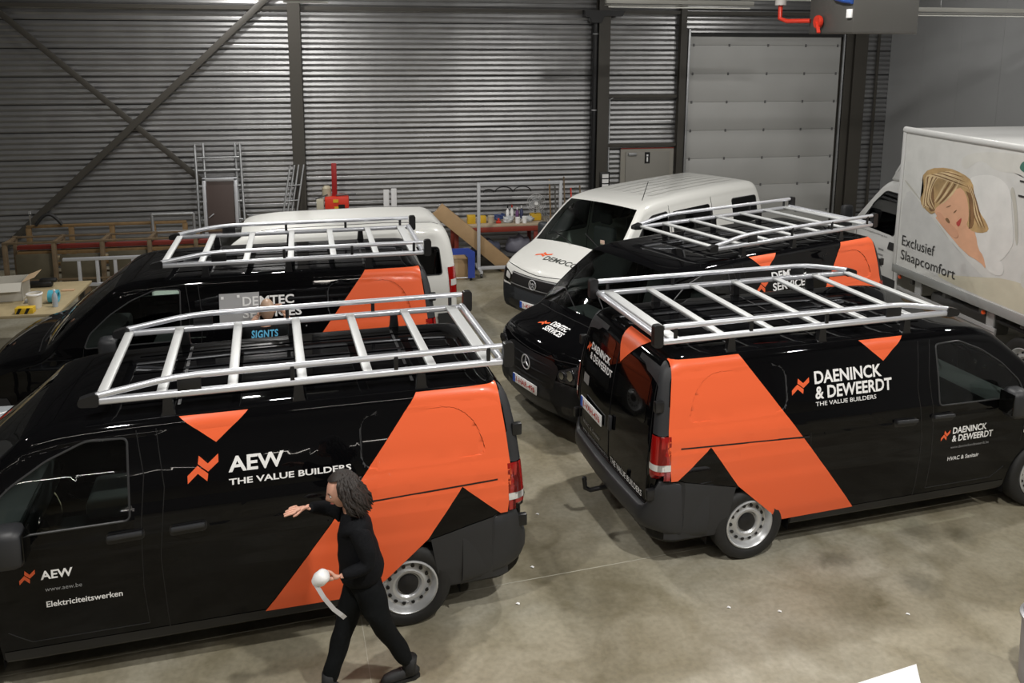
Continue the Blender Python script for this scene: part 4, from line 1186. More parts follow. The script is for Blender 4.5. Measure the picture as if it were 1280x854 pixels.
pr_poly('printed_pillow', sm([(10.5, 2.70), (10.2, 2.95), (9.9, 2.80), (9.4, 2.86), (9.0, 2.5), (9.1, 1.9), (9.4, 1.3), (8.0, 1.4), (7.6, 2.4), (8.6, 3.05), (9.8, 3.1), (10.6, 2.95)]), PP('print_backdrop', (.58, .575, .54)), 1.7, ptr)
pr_poly('printed_fold', sm([(11.75, 2.37), (11.33, 2.14), (10.64, 1.71), (10.70, 1.72), (11.36, 2.18), (11.76, 2.42)]), PSH, 2.2, ptr)
pr_poly('printed_sleeve', sm([(10.40, 2.65), (10.07, 2.75), (9.8, 2.74), (9.60, 2.61), (9.55, 2.35), (9.45, 1.95), (9.52, 1.80), (9.66, 1.62), (9.98, 1.60), (10.12, 1.76), (10.17, 2.0), (10.32, 2.49)]), SHIRT, 3, ptr)
pr_poly('printed_fold', sm([(9.62, 2.6), (9.52, 2.4), (9.42, 1.9), (9.38, 1.95), (9.46, 2.4), (9.56, 2.68)]), PSH, 3.2, ptr)
pr_poly('printed_cuff', sm([(10.0, 1.68), (9.62, 1.68), (9.55, 1.45), (9.86, 1.43)]), SHIRT, 3.5, ptr)
pr_poly('printed_arm', sm([(11.05, 2.0), (10.78, 1.84), (10.32, 1.59), (10.0, 1.54), (9.88, 1.46), (9.96, 1.64), (10.07, 1.71), (10.14, 1.9), (10.28, 2.06), (10.6, 2.1)], 1), SKINP, 4, ptr)
pr_poly('printed_hair', sm([(11.38, 2.50), (11.22, 2.66), (10.81, 2.73), (10.50, 2.69), (10.30, 2.61), (10.24, 2.41), (10.12, 2.22), (9.96, 2.1), (9.90, 2.0), (10.06, 1.93), (10.28, 1.93), (10.40, 2.1), (10.90, 2.12), (11.05, 2.0), (11.14, 2.0), (11.38, 2.13), (11.28, 2.33)], 1), HAIRP, 5, ptr)
pr_poly('printed_face', sm([(10.56, 2.50), (10.41, 2.43), (10.34, 2.28), (10.30, 2.11), (10.35, 1.94), (10.54, 1.86), (10.75, 1.90), (10.97, 2.0), (11.03, 2.07), (10.88, 2.20), (10.70, 2.34)], 1), SKINP, 6, ptr)
pr_poly('printed_hair', sm([(11.22, 2.50), (11.10, 2.46), (11.06, 2.3), (11.02, 2.12), (11.0, 2.06), (11.14, 2.02), (11.20, 2.3)], 2), HAIRD, 6.5, ptr)
pr_poly('printed_hair', sm([(10.44, 2.46), (10.36, 2.42), (10.30, 2.2), (10.26, 2.0), (10.30, 1.94), (10.20, 1.98), (10.20, 2.2), (10.30, 2.44)], 1), HAIRD, 6.5, ptr)
def strand(pts, w_, m, k):
    L = []; Rr = []
    n = len(pts)
    P_ = []
    for i in range(n - 1):
        for t in (0, .25, .5, .75):
            p0, p1, p2, p3 = pts[max(0, i - 1)], pts[i], pts[i + 1], pts[min(n - 1, i + 2)]
            P_.append(tuple(.5 * ((2 * b) + (-a + c) * t + (2 * a - 5 * b + 4 * c - e) * t * t + (-a + 3 * b - 3 * c + e) * t ** 3) for a, b, c, e in zip(p0, p1, p2, p3)))
    P_.append(pts[-1])
    for i, p in enumerate(P_):
        a = P_[max(0, i - 1)]; b = P_[min(len(P_) - 1, i + 1)]; d = math.hypot(b[0] - a[0], b[1] - a[1]) or 1
        nx, nz = -(b[1] - a[1]) / d, (b[0] - a[0]) / d; ww = w_ * math.sin(PI * (i + .3) / len(P_))
        L.append((p[0] + nx * ww, p[1] + nz * ww)); Rr.append((p[0] - nx * ww, p[1] - nz * ww))
    bm = bmesh.new(); V1 = [bm.verts.new((q[0] - 11.98, BY - .0085 + .0012 * k, q[1])) for q in L]; V2 = [bm.verts.new((q[0] - 11.98, BY - .0085 + .0012 * k, q[1])) for q in Rr]
    for i in range(len(V1) - 1):
        f = bm.faces.new((V1[i], V1[i + 1], V2[i + 1], V2[i])); f.normal_update()
        if f.normal.y < 0: f.normal_flip()
    from_bm('printed_strand', bm, m, ptr)
for k in range(9):
    t = k / 8
    strand([(10.52 - .02 * k, 2.66 - .02 * k), (10.85 + .04 * k, 2.66 - .012 * k), (11.08 + .022 * k, 2.48 - .01 * k), (11.13 + .018 * k, 2.24 - .02 * k), (10.98 + .03 * k, 2.06 + .005 * k)][::1], .016, (HAIRL, HAIRD, HAIRP)[k % 3] if k % 3 != 2 else HAIRL, 7 + k * .15)
for k in range(5):
    strand([(10.55 + .05 * k, 2.60), (10.62 + .06 * k, 2.45), (10.75 + .05 * k, 2.30), (10.88 + .04 * k, 2.18)], .018, HAIRD if k % 2 else HAIRL, 7.1 + k * .1)
for k in range(5):
    strand([(10.40 - .02 * k, 2.55), (10.27 - .015 * k, 2.38), (10.22 - .03 * k, 2.18), (10.10 - .03 * k, 2.02)], .013, HAIRL if k % 2 else HAIRD, 7.2 + k * .1)
pr_poly('printed_hand', sm([(11.0, 2.02), (10.80, 1.86), (10.55, 1.74), (10.45, 1.80), (10.52, 1.90), (10.75, 1.97), (10.9, 2.08)]), PP('print_hand', (.62, .33, .21)), 8.6, ptr)
pr_poly('printed_eye', sm([(10.79, 2.15), (10.72, 2.17), (10.66, 2.215), (10.72, 2.19)], 1), HAIRD, 9, ptr)
pr_poly('printed_eye', sm([(10.62, 2.10), (10.58, 2.12), (10.54, 2.17), (10.59, 2.14)], 1), HAIRD, 9, ptr)
pr_poly('printed_nostril', sm([(10.78, 1.98), (10.68, 1.93), (10.66, 1.97), (10.73, 2.02)], 1), HAIRD, 9, ptr)
pr_poly('printed_mouth', sm([(10.55, 1.97), (10.47, 1.92), (10.43, 2.08), (10.49, 2.03)], 1), REDD, 9, ptr)
def flat_text(txt, ya, za, yb, zb, m, parent, bold=0.):
    vs, fs = text_mesh(txt, bold); bm = bmesh.new()
    vv = [bm.verts.new((ya + (yb - ya) * a - 11.98, BY + .003, za + (zb - za) * b)) for a, b in vs]
    for f in fs:
        try: bm.faces.new([vv[i] for i in f])
        except ValueError: pass
    bm.normal_update()
    for q in bm.faces:
        if q.normal.y < 0: q.normal_flip()
    return from_bm('lettering', bm, m, parent)
DT = mat('print_dark_text', (.03, .03, .03), .5)
flat_text('Exclusief', 11.69, 1.39, 10.93, 1.55, DT, ptr); flat_text('Slaapcomfort', 11.69, 1.12, 10.46, 1.32, DT, ptr)
for z in (2.74, 2.55): flat_text('_', 9.46, z, 8.6, z + .025, DT, ptr)
pr_poly('printed_mark', sm([(9.50, 2.90), (9.46, 3.0), (9.36, 3.03), (9.30, 2.95), (9.36, 2.86)]), PP('print_green', (.05, .16, .12)), 9, ptr)
flat_text('®', 11.72, .995, 11.66, 1.045, DT, ptr) if False else None
# ------------------------------------------------------------------ left corner: timber trestle, ladder, scaffold, table
WOOD = mat('raw_timber', (.13, .09, .05), .7, noise=.2, nscale=10); WOOD2 = mat('orange_timber', (.18, .11, .045), .7, noise=.2, nscale=10); OLIVE = mat('brown_plywood', (.075, .063, .038), .6, noise=.15, nscale=4)
def rack_frame(name, lab, x0, x1, y0, y1, z1, nposts, rails, m):
    t = thing(name, lab, 'rack', (x0, y0, 0))
    L = x1 - x0; Dp = y1 - y0
    for y in (0, Dp):
        for k in range(nposts):
            x = L * k / (nposts - 1)
            box('post', (x - .035, y - .035, 0), (x + .035, y + .035, z1), m, t, .004)
    for y in (0, Dp):
        for z in rails: box('rail', (-.03, y - .04, z - .035), (L + .03, y - .036 + .03, z + .0), m, t, .004)
    for k in range(nposts):
        x = L * k / (nposts - 1); box('cross_rail', (x - .03, 0, z1 - .07), (x + .03, Dp, z1 - .01), m, t, .004)
    return t
fr = rack_frame('timber_rack', 'low timber storage rack holding brown boards, left by the wall', -5.86, -1.9, 16.05, 16.55, .98, 6, (.98, .30), WOOD)
bx_ = thing('timber_trestle', 'upright timber frame behind the low storage rack', 'rack', (-5.8, 17.0, 0))
box('rail', (0, -.03, 1.03), (2.8, .03, 1.08), WOOD2, bx_, .004); box('rail', (0, -.03, .3), (2.8, .03, .36), WOOD2, bx_, .004)
for x in (.03, .76, 1.47, 2.2, 2.77): box('post', (x - .045, -.028, 0), (x + .045, .028, 1.03), WOOD2, bx_, .004)
for i, x in enumerate((-5.72, -5.00, -4.2, -3.4)):
    o = box('plywood_sheet', (x, 16.10, .05), (x + .66, 16.125, .74 - .03 * (i % 2)), OLIVE, None, .003)
    tag(o, ['leftmost brown plywood sheet standing in the timber rack', 'second brown plywood sheet standing in the timber rack', 'third brown plywood sheet, behind the lying ladder', 'fourth brown plywood sheet, behind the van roof rack'][i], 'board', 'plywood sheets in the timber rack')
for i, (z, m, l) in enumerate(((.78, mat('red_beam', (.16, .02, .014), .5), 'dark red steel beam lying along the timber rack'), (.68, WOOD2, 'long pale board lying below the red beam'))):
    tag(box('beam' if i == 0 else 'plank', (-5.75, 16.30 - .02, z), (-1.95, 16.40, z + .07), m, None, .005), l, 'beam' if i == 0 else 'plank')
tag(box('worktop_edge', (-5.7, 16.14, .60), (-1.95, 16.30, .66), mat('pale_edge', (.30, .24, .15), .6), None, .004), 'pale shelf board inside the timber rack', 'plank')
ld = thing('ladder', 'aluminium ladder lying on its edge in front of the timber rack', 'ladder', (-4.62, 15.0, 0))
box('stile', (0, -.03, .86), (3.2, .03, .91), ALU, ld, .006); box('stile', (0, -.03, .42), (3.2, .03, .47), ALU, ld, .006)
for k in range(11): box('rung', (.22 + .28 * k, -.02, .45), (.27 + .28 * k, .02, .88), ALU, ld, .004)
for x in (.3, 2.9): box('support_block', (x - .1, -.05, 0), (x + .1, .05, .42), WOOD, ld)
stt = thing('pipe_stand', 'grey tubular steel stand between the timber trestle and scaffold parts', 'stand', (-3.58, 16.85, 0))
for x in (0, .74): tube('leg', [(x, 0, 0), (x, 0, 1.24)], .028, GREYM, stt, 10)
for z in (1.24, .9): tube('cross_tube', [(0, 0, z), (.74, 0, z)], .026, GREYM, stt, 10)
sc = thing('scaffold', 'tall scaffold ladder frames leaning on the ribbed wall behind a platform', 'scaffold', (-2.86, 17.35, 0))
for x, dy in ((0, -.06), (.13, .1), (.73, .1), (.84, -.06)): tube('upright', [(x + .1, -.25 + dy, 0), (x, .25 + dy, 2.47)], .024, GREYM, sc, 10)
for z in (.4, .7, 1.0, 1.35, 1.65, 1.95, 2.2):
    tube('rung', [(.09 - .04 * z, -.2 + z * .2, z), (.90 - .03 * z, -.2 + z * .2, z)], .016, GREYM, sc, 8)
pl = thing('scaffold_platform', 'brown scaffold platform with aluminium edge standing upright', 'platform', (-2.66, 17.10, 0))
Rt = Matrix.Rotation(-.08, 3, 'X')
box('deck', (.04, -.01, .05), (.54, .02, 1.80), mat('brown_deck', (.065, .045, .04), .6), pl, .003)
for a, b in (((0, 0), (0, 1.86)), ((.58, 0), (.58, 1.86))): box('edge_profile', (a[0] - .03, -.03, 0), (a[0] + .03, .03, 1.86), ALU, pl, .006)
box('edge_profile', (-.03, -.03, 1.82), (.61, .03, 1.87), ALU, pl, .006); bar('lock_lever', (.06, -.04, 1.1), (.16, -.05, 1.18), .02, .02, ALU, pl)
l2 = thing('step_ladder', 'folded step ladder leaning against the left dark column', 'ladder', (-1.30, 17.45, 0))
for dx, dy in ((0, 0), (.08, .05), (.16, .1), (.26, .1)): tube('stile', [(dx - .12, dy - .2, 0), (dx + .22, dy + .2, 2.0)], .02, GREYM, l2, 8)
for z in (.4, .7, 1.0, 1.3, 1.6): tube('tread', [(-.12 + .17 * z, -.2 + .2 * z, z), (.14 + .17 * z, -.1 + .2 * z, z)], .014, GREYM, l2, 8)
lp = thing('gas_torch', 'small brass gas torch on the end of the timber trestle', 'torch', (-5.72, 16.97, 1.08)); tube('stem', [(0, 0, 0), (0, 0, .2)], .012, CHROME, lp); lathe('head', [(0, .2), (.03, .22), (.02, .28), (0, .29)], CHROME, lp, 12)
hs = tube('rubber_hose', [(-5.62 + .45 * k / 12, 16.93, 1.09 + .20 * math.sin(PI * k / 12)) for k in range(13)], .03, RUBBER); tag(hs, 'black rubber hose arched over the timber trestle', 'hose')

# table with clutter
tb = thing('work_table', 'plywood topped work table at the left edge', 'table', (-5.0, 12.7, 0))
box('table_top', (-1.2, -.82, .87), (1.22, .80, .91), mat('plywood_top', (.33, .265, .15), .6, noise=.1, nscale=5), tb, .004)
for x in (-1.1, 1.1):
    for y in (-.72, .70): box('leg', (x - .03, y - .03, 0), (x + .03, y + .03, .87), DARKS, tb)
CARD = mat('cardboard', (.38, .25, .13), .75, noise=.06, nscale=6); CARDI = mat('cardboard_inside', (.46, .33, .2), .75)
def open_box(lab, x, y, z, sx, sy, sz, rz, m, inner, flaps=True):
    t = thing('cardboard_box', lab, 'box', (x, y, z), rz)
    th = .006
    box('bottom', (-sx, -sy, 0), (sx, sy, th), m, t)
    for nm, lo, hi in (('side', (-sx, -sy, 0), (-sx + th, sy, sz)), ('side', (sx - th, -sy, 0), (sx, sy, sz)), ('side', (-sx, -sy, 0), (sx, -sy + th, sz)), ('side', (-sx, sy - th, 0), (sx, sy, sz))): box(nm, lo, hi, m, t)
    if flaps:
        bar('flap', (sx, 0, sz), (sx + .16, 0, sz + .06), 2 * sy, .005, inner, t, bevel=0); bar('flap', (0, -sy, sz), (0, -sy - .1, sz - .10), 2 * sx, .005, m, t, bevel=0)
    return t
open_box('open cardboard box with raised flap on the plywood table', -4.72, 12.75, .912, .28, .22, .26, .1, mat('box_white_side', (.45, .43, .38), .7), CARDI)
bk = thing('plastic_bucket', 'small white plastic tub on the plywood table', 'tub', (-4.15, 12.20, .912))
lathe('tub', [(0, 0), (.075, 0), (.095, .19), (.088, .19), (.07, .01), (0, .01)], mat('tub_white', (.62, .58, .5), .5), bk, 24); lathe('lid_rim', [(.095, .18), (.103, .185), (.103, .2), (.095, .205)], WHITEF, bk, 24)
lathe_ = thing('tape_roll', 'light blue roll of tape beside the white tub', 'tape', (-3.98, 12.42, .998)); lathe('roll', [(.05, -.06), (.085, -.06), (.085, .06), (.05, .06), (.05, -.06)], mat('cyan_tape', (.06, .36, .48), .5), lathe_, 24, 'x')
bt = thing('water_bottle', 'clear plastic bottle at the right end of the plywood table', 'bottle', (-3.90, 12.20, .912)); lathe('bottle', [(0, 0), (.035, 0), (.037, .13), (.03, .17), (.013, .2), (.013, .22), (0, .22)], mat('pet_bottle', (.35, .4, .45), .15, coat=1), bt, 20); lathe('cap', [(0, .218), (.016, .218), (.016, .24), (0, .24)], WHITEF, bt, 12)
yb = thing('hazard_tape_box', 'black and yellow striped pack at the table front edge', 'box', (-4.20, 11.98, .912)); box('pack', (-.11, -.06, 0), (.11, .06, .08), mat('hazard_yellow', (.62, .40, .02), .5), yb, .004)
for k in range(2): prism('black_stripe', [(-.10 + .1 * k, .002), (-.06 + .1 * k, .002), (-.02 + .1 * k, .078), (-.06 + .1 * k, .078)], -.062, -.0605, PLASTB, yb)
tl_ = thing('cordless_tool', 'black hand tool behind the white tub', 'tool', (-4.40, 13.25, .912)); box('body', (-.16, -.05, 0), (.16, .05, .09), PLASTB, tl_, .03); box('grip', (-.02, -.04, .06), (.22, .04, .13), PLASTB, tl_, .03)
cl = tag(box('sanding_block', (-4.36, 12.42, .912), (-4.25, 12.52, .96), mat('block_grey', (.3, .3, .3), .7), None, .01), 'grey sanding block beside the open cardboard box', 'block')
tag(box('timber_offcut', (-4.05, 12.95, .912), (-3.88, 13.02, .925), mat('pale_offcut', (.5, .33, .2), .6)), 'pale timber offcut lying on the plywood table', 'offcut')
tag(lathe('red_canister', [(0, .30), (.11, .30), (.12, .5), (.12, .70), (.05, .78), (0, .78)], REDP, None, 20, 'z', (-4.95, 11.62, -.3)), 'red canister standing below the plywood table edge', 'canister')
tc_ = thing('tool_trolley', 'pale grey trolley top with scraps of film between the two left vans', 'trolley', (-3.55, 8.62, 0))
box('trolley_top', (-.42, -.24, .86), (.42, .24, .90), mat('trolley_grey', (.30, .32, .34), .45), tc_, .01)
for x in (-.38, .38):
    for y in (-.2, .2): box('leg', (x - .02, y - .02, 0), (x + .02, y + .02, .86), DARKS, tc_)
box('lower_tray', (-.4, -.22, .3), (.4, .22, .33), DARKS, tc_)
for k in range(4): bar('film_scrap', (.0 + .09 * k, .02 + .05 * (k % 2), .904), (.10 + .09 * k, .10 - .04 * (k % 2), .904), .03, .003, WHITEF, tc_, bevel=0)
# rear work bench
bn = thing('workbench', 'long red steel workbench with pale worn top against the wall', 'workbench', (2.0, 16.5, 0))
REDB = mat('red_bench_steel', (.24, .035, .02), .5)
box('bench_top', (0, 0, .84), (2.15, .75, .88), mat('bench_top_pale', (.40, .32, .23), .6, noise=.15, nscale=6), bn, .004)
box('front_beam', (0, -.01, .74), (2.15, .05, .84), REDB, bn, .006)
for x in (.12, 1.72, 2.05):
    for y in (.05, .68): box('leg', (x - .04, y - .03, 0), (x + .04, y + .03, .76), REDB, bn, .004)
box('lower_shelf', (.05, .05, .22), (2.1, .7, .25), mat('shelf_grey', (.1, .1, .1), .7), bn)
def bottle(x, y, z, h, r, m, mc, lab, grp=None, nm='spray_bottle'):
    t = thing(nm, lab, 'bottle', (x, y, z), 0, grp)
    lathe('bottle', [(0, 0), (r, 0), (r, h * .62), (r * .4, h * .75), (r * .4, h * .82), (0, h * .82)], m, t, 14); lathe('cap', [(0, h * .82), (r * .45, h * .82), (r * .45, h), (0, h)], mc, t, 12)
CL = mat('clear_plastic', (.5, .52, .54), .2, coat=1)
ZB = .882
for i, (x, y, h, m, mc) in enumerate(((3.22, 16.95, .30, WHITEF, PLASTB), (3.32, 17.0, .30, WHITEF, REDP), (3.42, 16.95, .26, mat('violet_bottle', (.14, .05, .16), .4), WHITEF), (3.52, 17.0, .28, mat('navy_bottle', (.04, .05, .12), .4), WHITEF))):
    bottle(x, y, ZB, h, .035, m, mc, ['white bottle with black cap, leftmost of the four tall ones on the workbench', 'white bottle with red cap, second of the four tall ones', 'violet bottle, third of the four tall ones on the workbench', 'dark blue bottle, right end of the four tall ones'][i], 'tall bottles on the workbench')
jr = thing('glass_jar', 'jar with dark red lid at the left end of the workbench', 'jar', (2.12, 16.75, ZB)); lathe('jar', [(0, 0), (.06, 0), (.06, .11), (.05, .13), (0, .13)], mat('cream_jar', (.5, .42, .33), .3), jr, 18); lathe('lid', [(0, .13), (.057, .13), (.057, .17), (0, .17)], mat('dark_red_lid', (.18, .02, .02), .4), jr, 18)
YEL = mat('yellow_card', (.62, .38, .02), .5)
tag(box('yellow_box', (2.36, 16.68, ZB), (2.52, 16.80, ZB + .17), YEL, None, .004), 'upright yellow box left of the standing steel frame on the bench', 'box')
tag(box('yellow_box', (2.62, 16.72, ZB), (2.74, 16.84, ZB + .14), YEL, None, .004), 'smaller yellow box right of the frame post on the bench', 'box')
cc = thing('putty_tub', 'cream tub beside the smaller yellow box', 'tub', (2.84, 16.72, ZB)); lathe('tub', [(0, 0), (.06, 0), (.065, .13), (0, .13)], mat('cream_tub', (.45, .38, .28), .5), cc, 18); lathe('lid', [(0, .13), (.07, .13), (.07, .145), (0, .145)], mat('cream_lid', (.5, .44, .35), .5), cc, 18)
rc = thing('red_clamp', 'small red clamp on the middle of the bench', 'clamp', (2.98, 16.66, ZB)); box('jaw', (-.05, -.03, 0), (.05, .03, .05), REDP, rc, .01); box('handle', (-.02, -.02, .04), (.02, .02, .10), REDP, rc, .008)
bc = tube('blue_cable_coil', [(3.05 + .11 * math.cos(k * .6), 16.98 + .11 * math.sin(k * .6), ZB + .015 + .006 * k / 2) for k in range(34)], .012, mat('blue_cable', (.03, .06, .2), .5), None, 6); tag(bc, 'coil of dark blue cable behind the red clamp', 'cable')
for i, (x, y, r, h, nm, l) in enumerate(((3.18, 16.70, .09, .10, 'plastic_bag', 'crumpled clear plastic bag in the middle of the bench'), (3.62, 16.72, .07, .09, 'plastic_bag', 'crumpled clear bag left of the yellow fan base'))):
    bm = bmesh.new(); bmesh.ops.create_icosphere(bm, subdivisions=3, radius=1)
    for v in bm.verts:
        k = .75 + .35 * math.sin(v.co.x * 7 + i) * math.cos(v.co.y * 6 + v.co.z * 5); v.co = Vector((v.co.x * r * k * 1.5, v.co.y * r * k, max(0, (v.co.z + .6) * h * k)))
        v.co += Vector((x, y, ZB))
    tag(from_bm(nm, bm, CL, None, 180), l, 'bag')
for i, (x, l) in enumerate(((3.36, 'white mug in front of the tall bottles'), (3.50, 'round white pot beside the white mug'))):
    t = thing('mug' if i == 0 else 'paint_pot', l, 'mug' if i == 0 else 'pot', (x, 16.60, ZB)); lathe('cup', [(0, 0), (.042, 0), (.05, .12), (.045, .12), (.038, .01), (0, .01)], WHITEF, t, 18)
    if i == 0: tube('handle', [(.045, 0, .03), (.08, 0, .04), (.08, 0, .08), (.045, 0, .095)], .006, WHITEF, t, 6)
    else: lathe('lid', [(0, .12), (.053, .12), (.053, .135), (0, .135)], WHITEF, t, 18)
fa = thing('desk_fan', 'round see-through desk fan with yellow base on the workbench', 'fan', (3.78, 16.86, ZB))
box('base', (-.11, -.08, 0), (.11, .08, .14), YEL, fa, .02); tube('neck', [(0, 0, .12), (0, 0, .3)], .02, PLASTB, fa)
bm = bmesh.new()
for R_ in (.19, .15, .11, .07):
    tube_bm(bm, [(R_ * math.cos(a), -.06 + (.19 - R_) * -.15, .36 + R_ * math.sin(a)) for a in [2 * PI * k / 28 for k in range(29)]], .005, 5, False)
for k in range(16): a = 2 * PI * k / 16; tube_bm(bm, [(.03 * math.cos(a), -.09, .36 + .03 * math.sin(a)), (.19 * math.cos(a), -.06, .36 + .19 * math.sin(a))], .003, 4, False)
from_bm('cage', bm, mat('fan_grey', (.5, .5, .5), .4), fa, 60)
for k in range(4):
    a = PI / 2 * k + .4; bar('blade', (.03 * math.cos(a), -.03, .36 + .03 * math.sin(a)), (.15 * math.cos(a), -.03, .36 + .15 * math.sin(a)), .01, .09, mat('fan_blade', (.35, .36, .37), .3, coat=.5), fa, (math.sin(a), .4, -math.cos(a)))
lathe('hub', [(0, -.10), (.04, -.09), (.045, -.03), (0, -.02)], WHITEF, fa, 16, 'y', (0, 0, .36))
for k in range(3):
    tag(tube('steel_rod', [(3.94 + .05 * k, 16.62, ZB + .013), (3.94 + .05 * k, 17.15, ZB + .14)], .012, GREYM, None, 6), ['steel rod leaning on the bench end, leftmost of three', 'steel rod leaning on the bench end, middle of three', 'steel rod leaning on the bench end, rightmost of three'][k], 'rod', 'steel rods at the bench end')
for k, (x, r) in enumerate(((3.0, .11), (3.33, .19), (3.74, .19))):
    tag(tube('hanging_cable', [(x + r * math.cos(a), Y1 - .018, 1.22 + .6 * r * math.sin(a) + .06) for a in [PI * j / 12 for j in range(13)]], .009, PLASTB, None, 6), ['short arched black cable on the wall over the bench, leftmost of three', 'arched black cable on the wall, middle of three', 'arched black cable on the wall above the fan'][k], 'cable', 'cables on the wall over the bench')
for k, (x, h, m) in enumerate(((4.30, 1.55, WOOD2), (4.42, 1.50, DARKS), (4.62, 1.6, WOOD), (4.98, 1.40, WOOD), (4.78, 1.35, REDP))):
    tag(bar('leaning_bar', (x - .05, 17.3, 0), (x, 17.85, h), .03, .03, m), ['light timber bar leaning on the wall right of the fan', 'dark steel bar leaning beside the light timber bar', 'brown timber bar leaning behind the frame post', 'brown bar leaning near the rain pipe', 'dark red bar leaning left of the rain pipe'][k], 'bar', 'bars leaning on the wall')
# below bench
for i, (x, y, z, s, m, l) in enumerate(((2.75, 16.82, .255, (.30, .2, .18), mat('blue_grey_sack', (.12, .13, .19), .6), 'blue-grey sack on the lower bench shelf, left one'), (3.42, 16.82, .255, (.27, .2, .22), mat('grey_sack', (.16, .16, .2), .6), 'grey-violet sack on the lower bench shelf, right one'))):
    bm = bmesh.new(); bmesh.ops.create_icosphere(bm, subdivisions=3, radius=1)
    for v in bm.verts: v.co = Vector((x + v.co.x * s[0], y + v.co.y * s[1], z + (max(v.co.z, -.5) + .5) * s[2] * (1 + .15 * math.sin(9 * v.co.x + i))))
    tag(from_bm('sack', bm, m, None, 180), l, 'sack', 'sacks under the workbench')
tag(box('toolbox', (3.08, 16.45, 0), (3.36, 16.6, .16), PLASTB, None, .02), 'black toolbox on the floor under the workbench', 'toolbox'); tag(box('red_crate', (3.40, 16.26, 0), (3.50, 16.36, .14), REDP, None, .01), 'small red crate right of the black toolbox', 'crate')
tag(box('yellow_crate', (3.55, 16.22, 0), (3.65, 16.32, .18), YEL, None, .01), 'small yellow crate by the white van bumper', 'crate')
# frame on castors
wf = thing('display_stand', 'tall light grey rectangular frame on castors before the workbench', 'frame', (2.50, 16.15, 0))
FG = mat('light_grey_paint', (.46, .47, .49), .45)
for x in (0, 1.62): box('post', (x - .03, -.03, .08), (x + .03, .03, 1.80), FG, wf, .005)
box('top_bar', (0.03, -.03, 1.74), (1.59, .03, 1.80), FG, wf, .005); box('bottom_bar', (.03, -.03, .08), (1.59, .03, .14), FG, wf, .005)
for x in (0, 1.62):
    ft = box('foot', (x - .03, -.35, .08), (x + .03, .35, .13), FG, wf, .005)
    for y in (-.32, .32): lathe('castor', [(0, -.02), (.035, -.02), (.035, .02), (0, .02)], PLASTB, ft, 14, 'x', (x, y, .036))
# leaning cardboard tube, box, blue trolley
ct = thing('cardboard_sleeve', 'long brown cardboard carton leaning diagonally behind the white van', 'carton', (0, 0, 0))
bm = bmesh.new(); box_bm(bm, (-.91, -.08, -.14), (.91, .08, .14), .01)
a, b = Vector((1.84, 16.37, 1.17)), Vector((3.0, 16.30, .17)); t_ = (b - a).normalized(); u_ = Vector((0, 1, 0)); n_ = t_.cross(u_).normalized(); u_ = n_.cross(t_)
Mx = Matrix((t_, u_, n_)).transposed().to_4x4(); Mx.translation = (a + b) / 2; bm.transform(Mx); bmesh.ops.recalc_face_normals(bm, faces=bm.faces)
from_bm('carton', bm, CARD, ct, 40); bar('end_flap', a, a + Vector((.02, -.02, .13)), .16, .01, CARDI, ct, (0, 1, 0)); bar('end_flap', a + Vector((-.1, 0, -.05)), a + Vector((-.16, -.04, .06)), .16, .01, CARDI, ct, (0, 1, 0))
cb_ = thing('cardboard_box', 'closed brown cardboard box on the floor behind the white van tail', 'box', (2.0, 15.95, 0), .05); box('carton', (-.22, -.18, 0), (.22, .18, .40), CARD, cb_, .005); box('tape_strip', (-.03, -.182, .1), (.03, .182, .402), CARDI, cb_)
BLT = mat('blue_trolley_paint', (.035, .07, .36), .4)
ht = thing('hand_trolley', 'bright blue bent sheet of a hand trolley over the brown box', 'trolley', (1.95, 15.65, 0))
prism('blue_guard', [(-.25, .52), (-.25, .64), (.28, .64), (.40, .56), (.40, .06), (.27, .06), (.27, .46), (.22, .52)], 0, .03, BLT, ht); tube('axle', [(.33, .04, .06), (-.2, .04, .06)], .012, GREYM, ht, 6)
for x in (.33, -.2): lathe('castor', [(0, -.02), (.06, -.02), (.06, .02), (0, .02)], RUBBER, ht, 14, 'x', (x, .06, .06))
# red machine and boards behind the small van
rm = thing('red_machine', 'red press machine with tall square post behind the small white van', 'machine', (-.25, 17.1, 0))
box('cabinet', (-.38, -.25, 0), (.42, .25, 1.12), mat('grey_cabinet', (.25, .2, .17), .6), rm, .01)
box('red_housing', (-.16, -.22, 1.12), (.30, .2, 1.46), REDP, rm, .02); box('mast', (-.02, -.05, 1.44), (.08, .06, 2.10), mat('mast_red', (.30, .012, .012), .45), rm, .006)
box('dark_opening', (.10, -.235, 1.22), (.22, -.215, 1.32), PLASTB, rm); box('yellow_sticker', (0, -.235, 1.36), (.10, -.218, 1.42), YEL, rm); box('yellow_sticker', (.02, -.235, 1.16), (.10, -.218, 1.28), YEL, rm); box('blue_sticker', (-.10, -.235, 1.16), (0, -.218, 1.22), BLUEP, rm)
box('control_box', (-.32, -.2, 1.14), (-.18, -.02, 1.42), mat('control_cream', (.45, .42, .33), .5), rm, .01); lathe('motor', [(0, 0), (.09, .0), (.09, .16), (.05, .2), (0, .2)], mat('motor_cream', (.42, .38, .28), .5), rm, 16, 'z', (-.12, .0, 1.46))
tube('lever', [(.06, -.1, 1.48), (.44, -.1, 1.50)], .015, PLASTB, rm, 6); tube('lever', [(-.34, -.1, 1.42), (-.1, -.1, 1.50)], .012, PLASTB, rm, 6)
for k, x in enumerate((.78, .93)):
    o = box('white_board', (x - .055, 16.95, 0), (x + .055, 17.02, 1.57 + .02 * k), mat('board_white', (.62, .62, .63), .4), None, .01); tag(o, ['left white upright board behind the small white van', 'right white upright board behind the small white van'][k], 'board', 'two white upright boards')
    o.rotation_euler = (0, 0, 0)
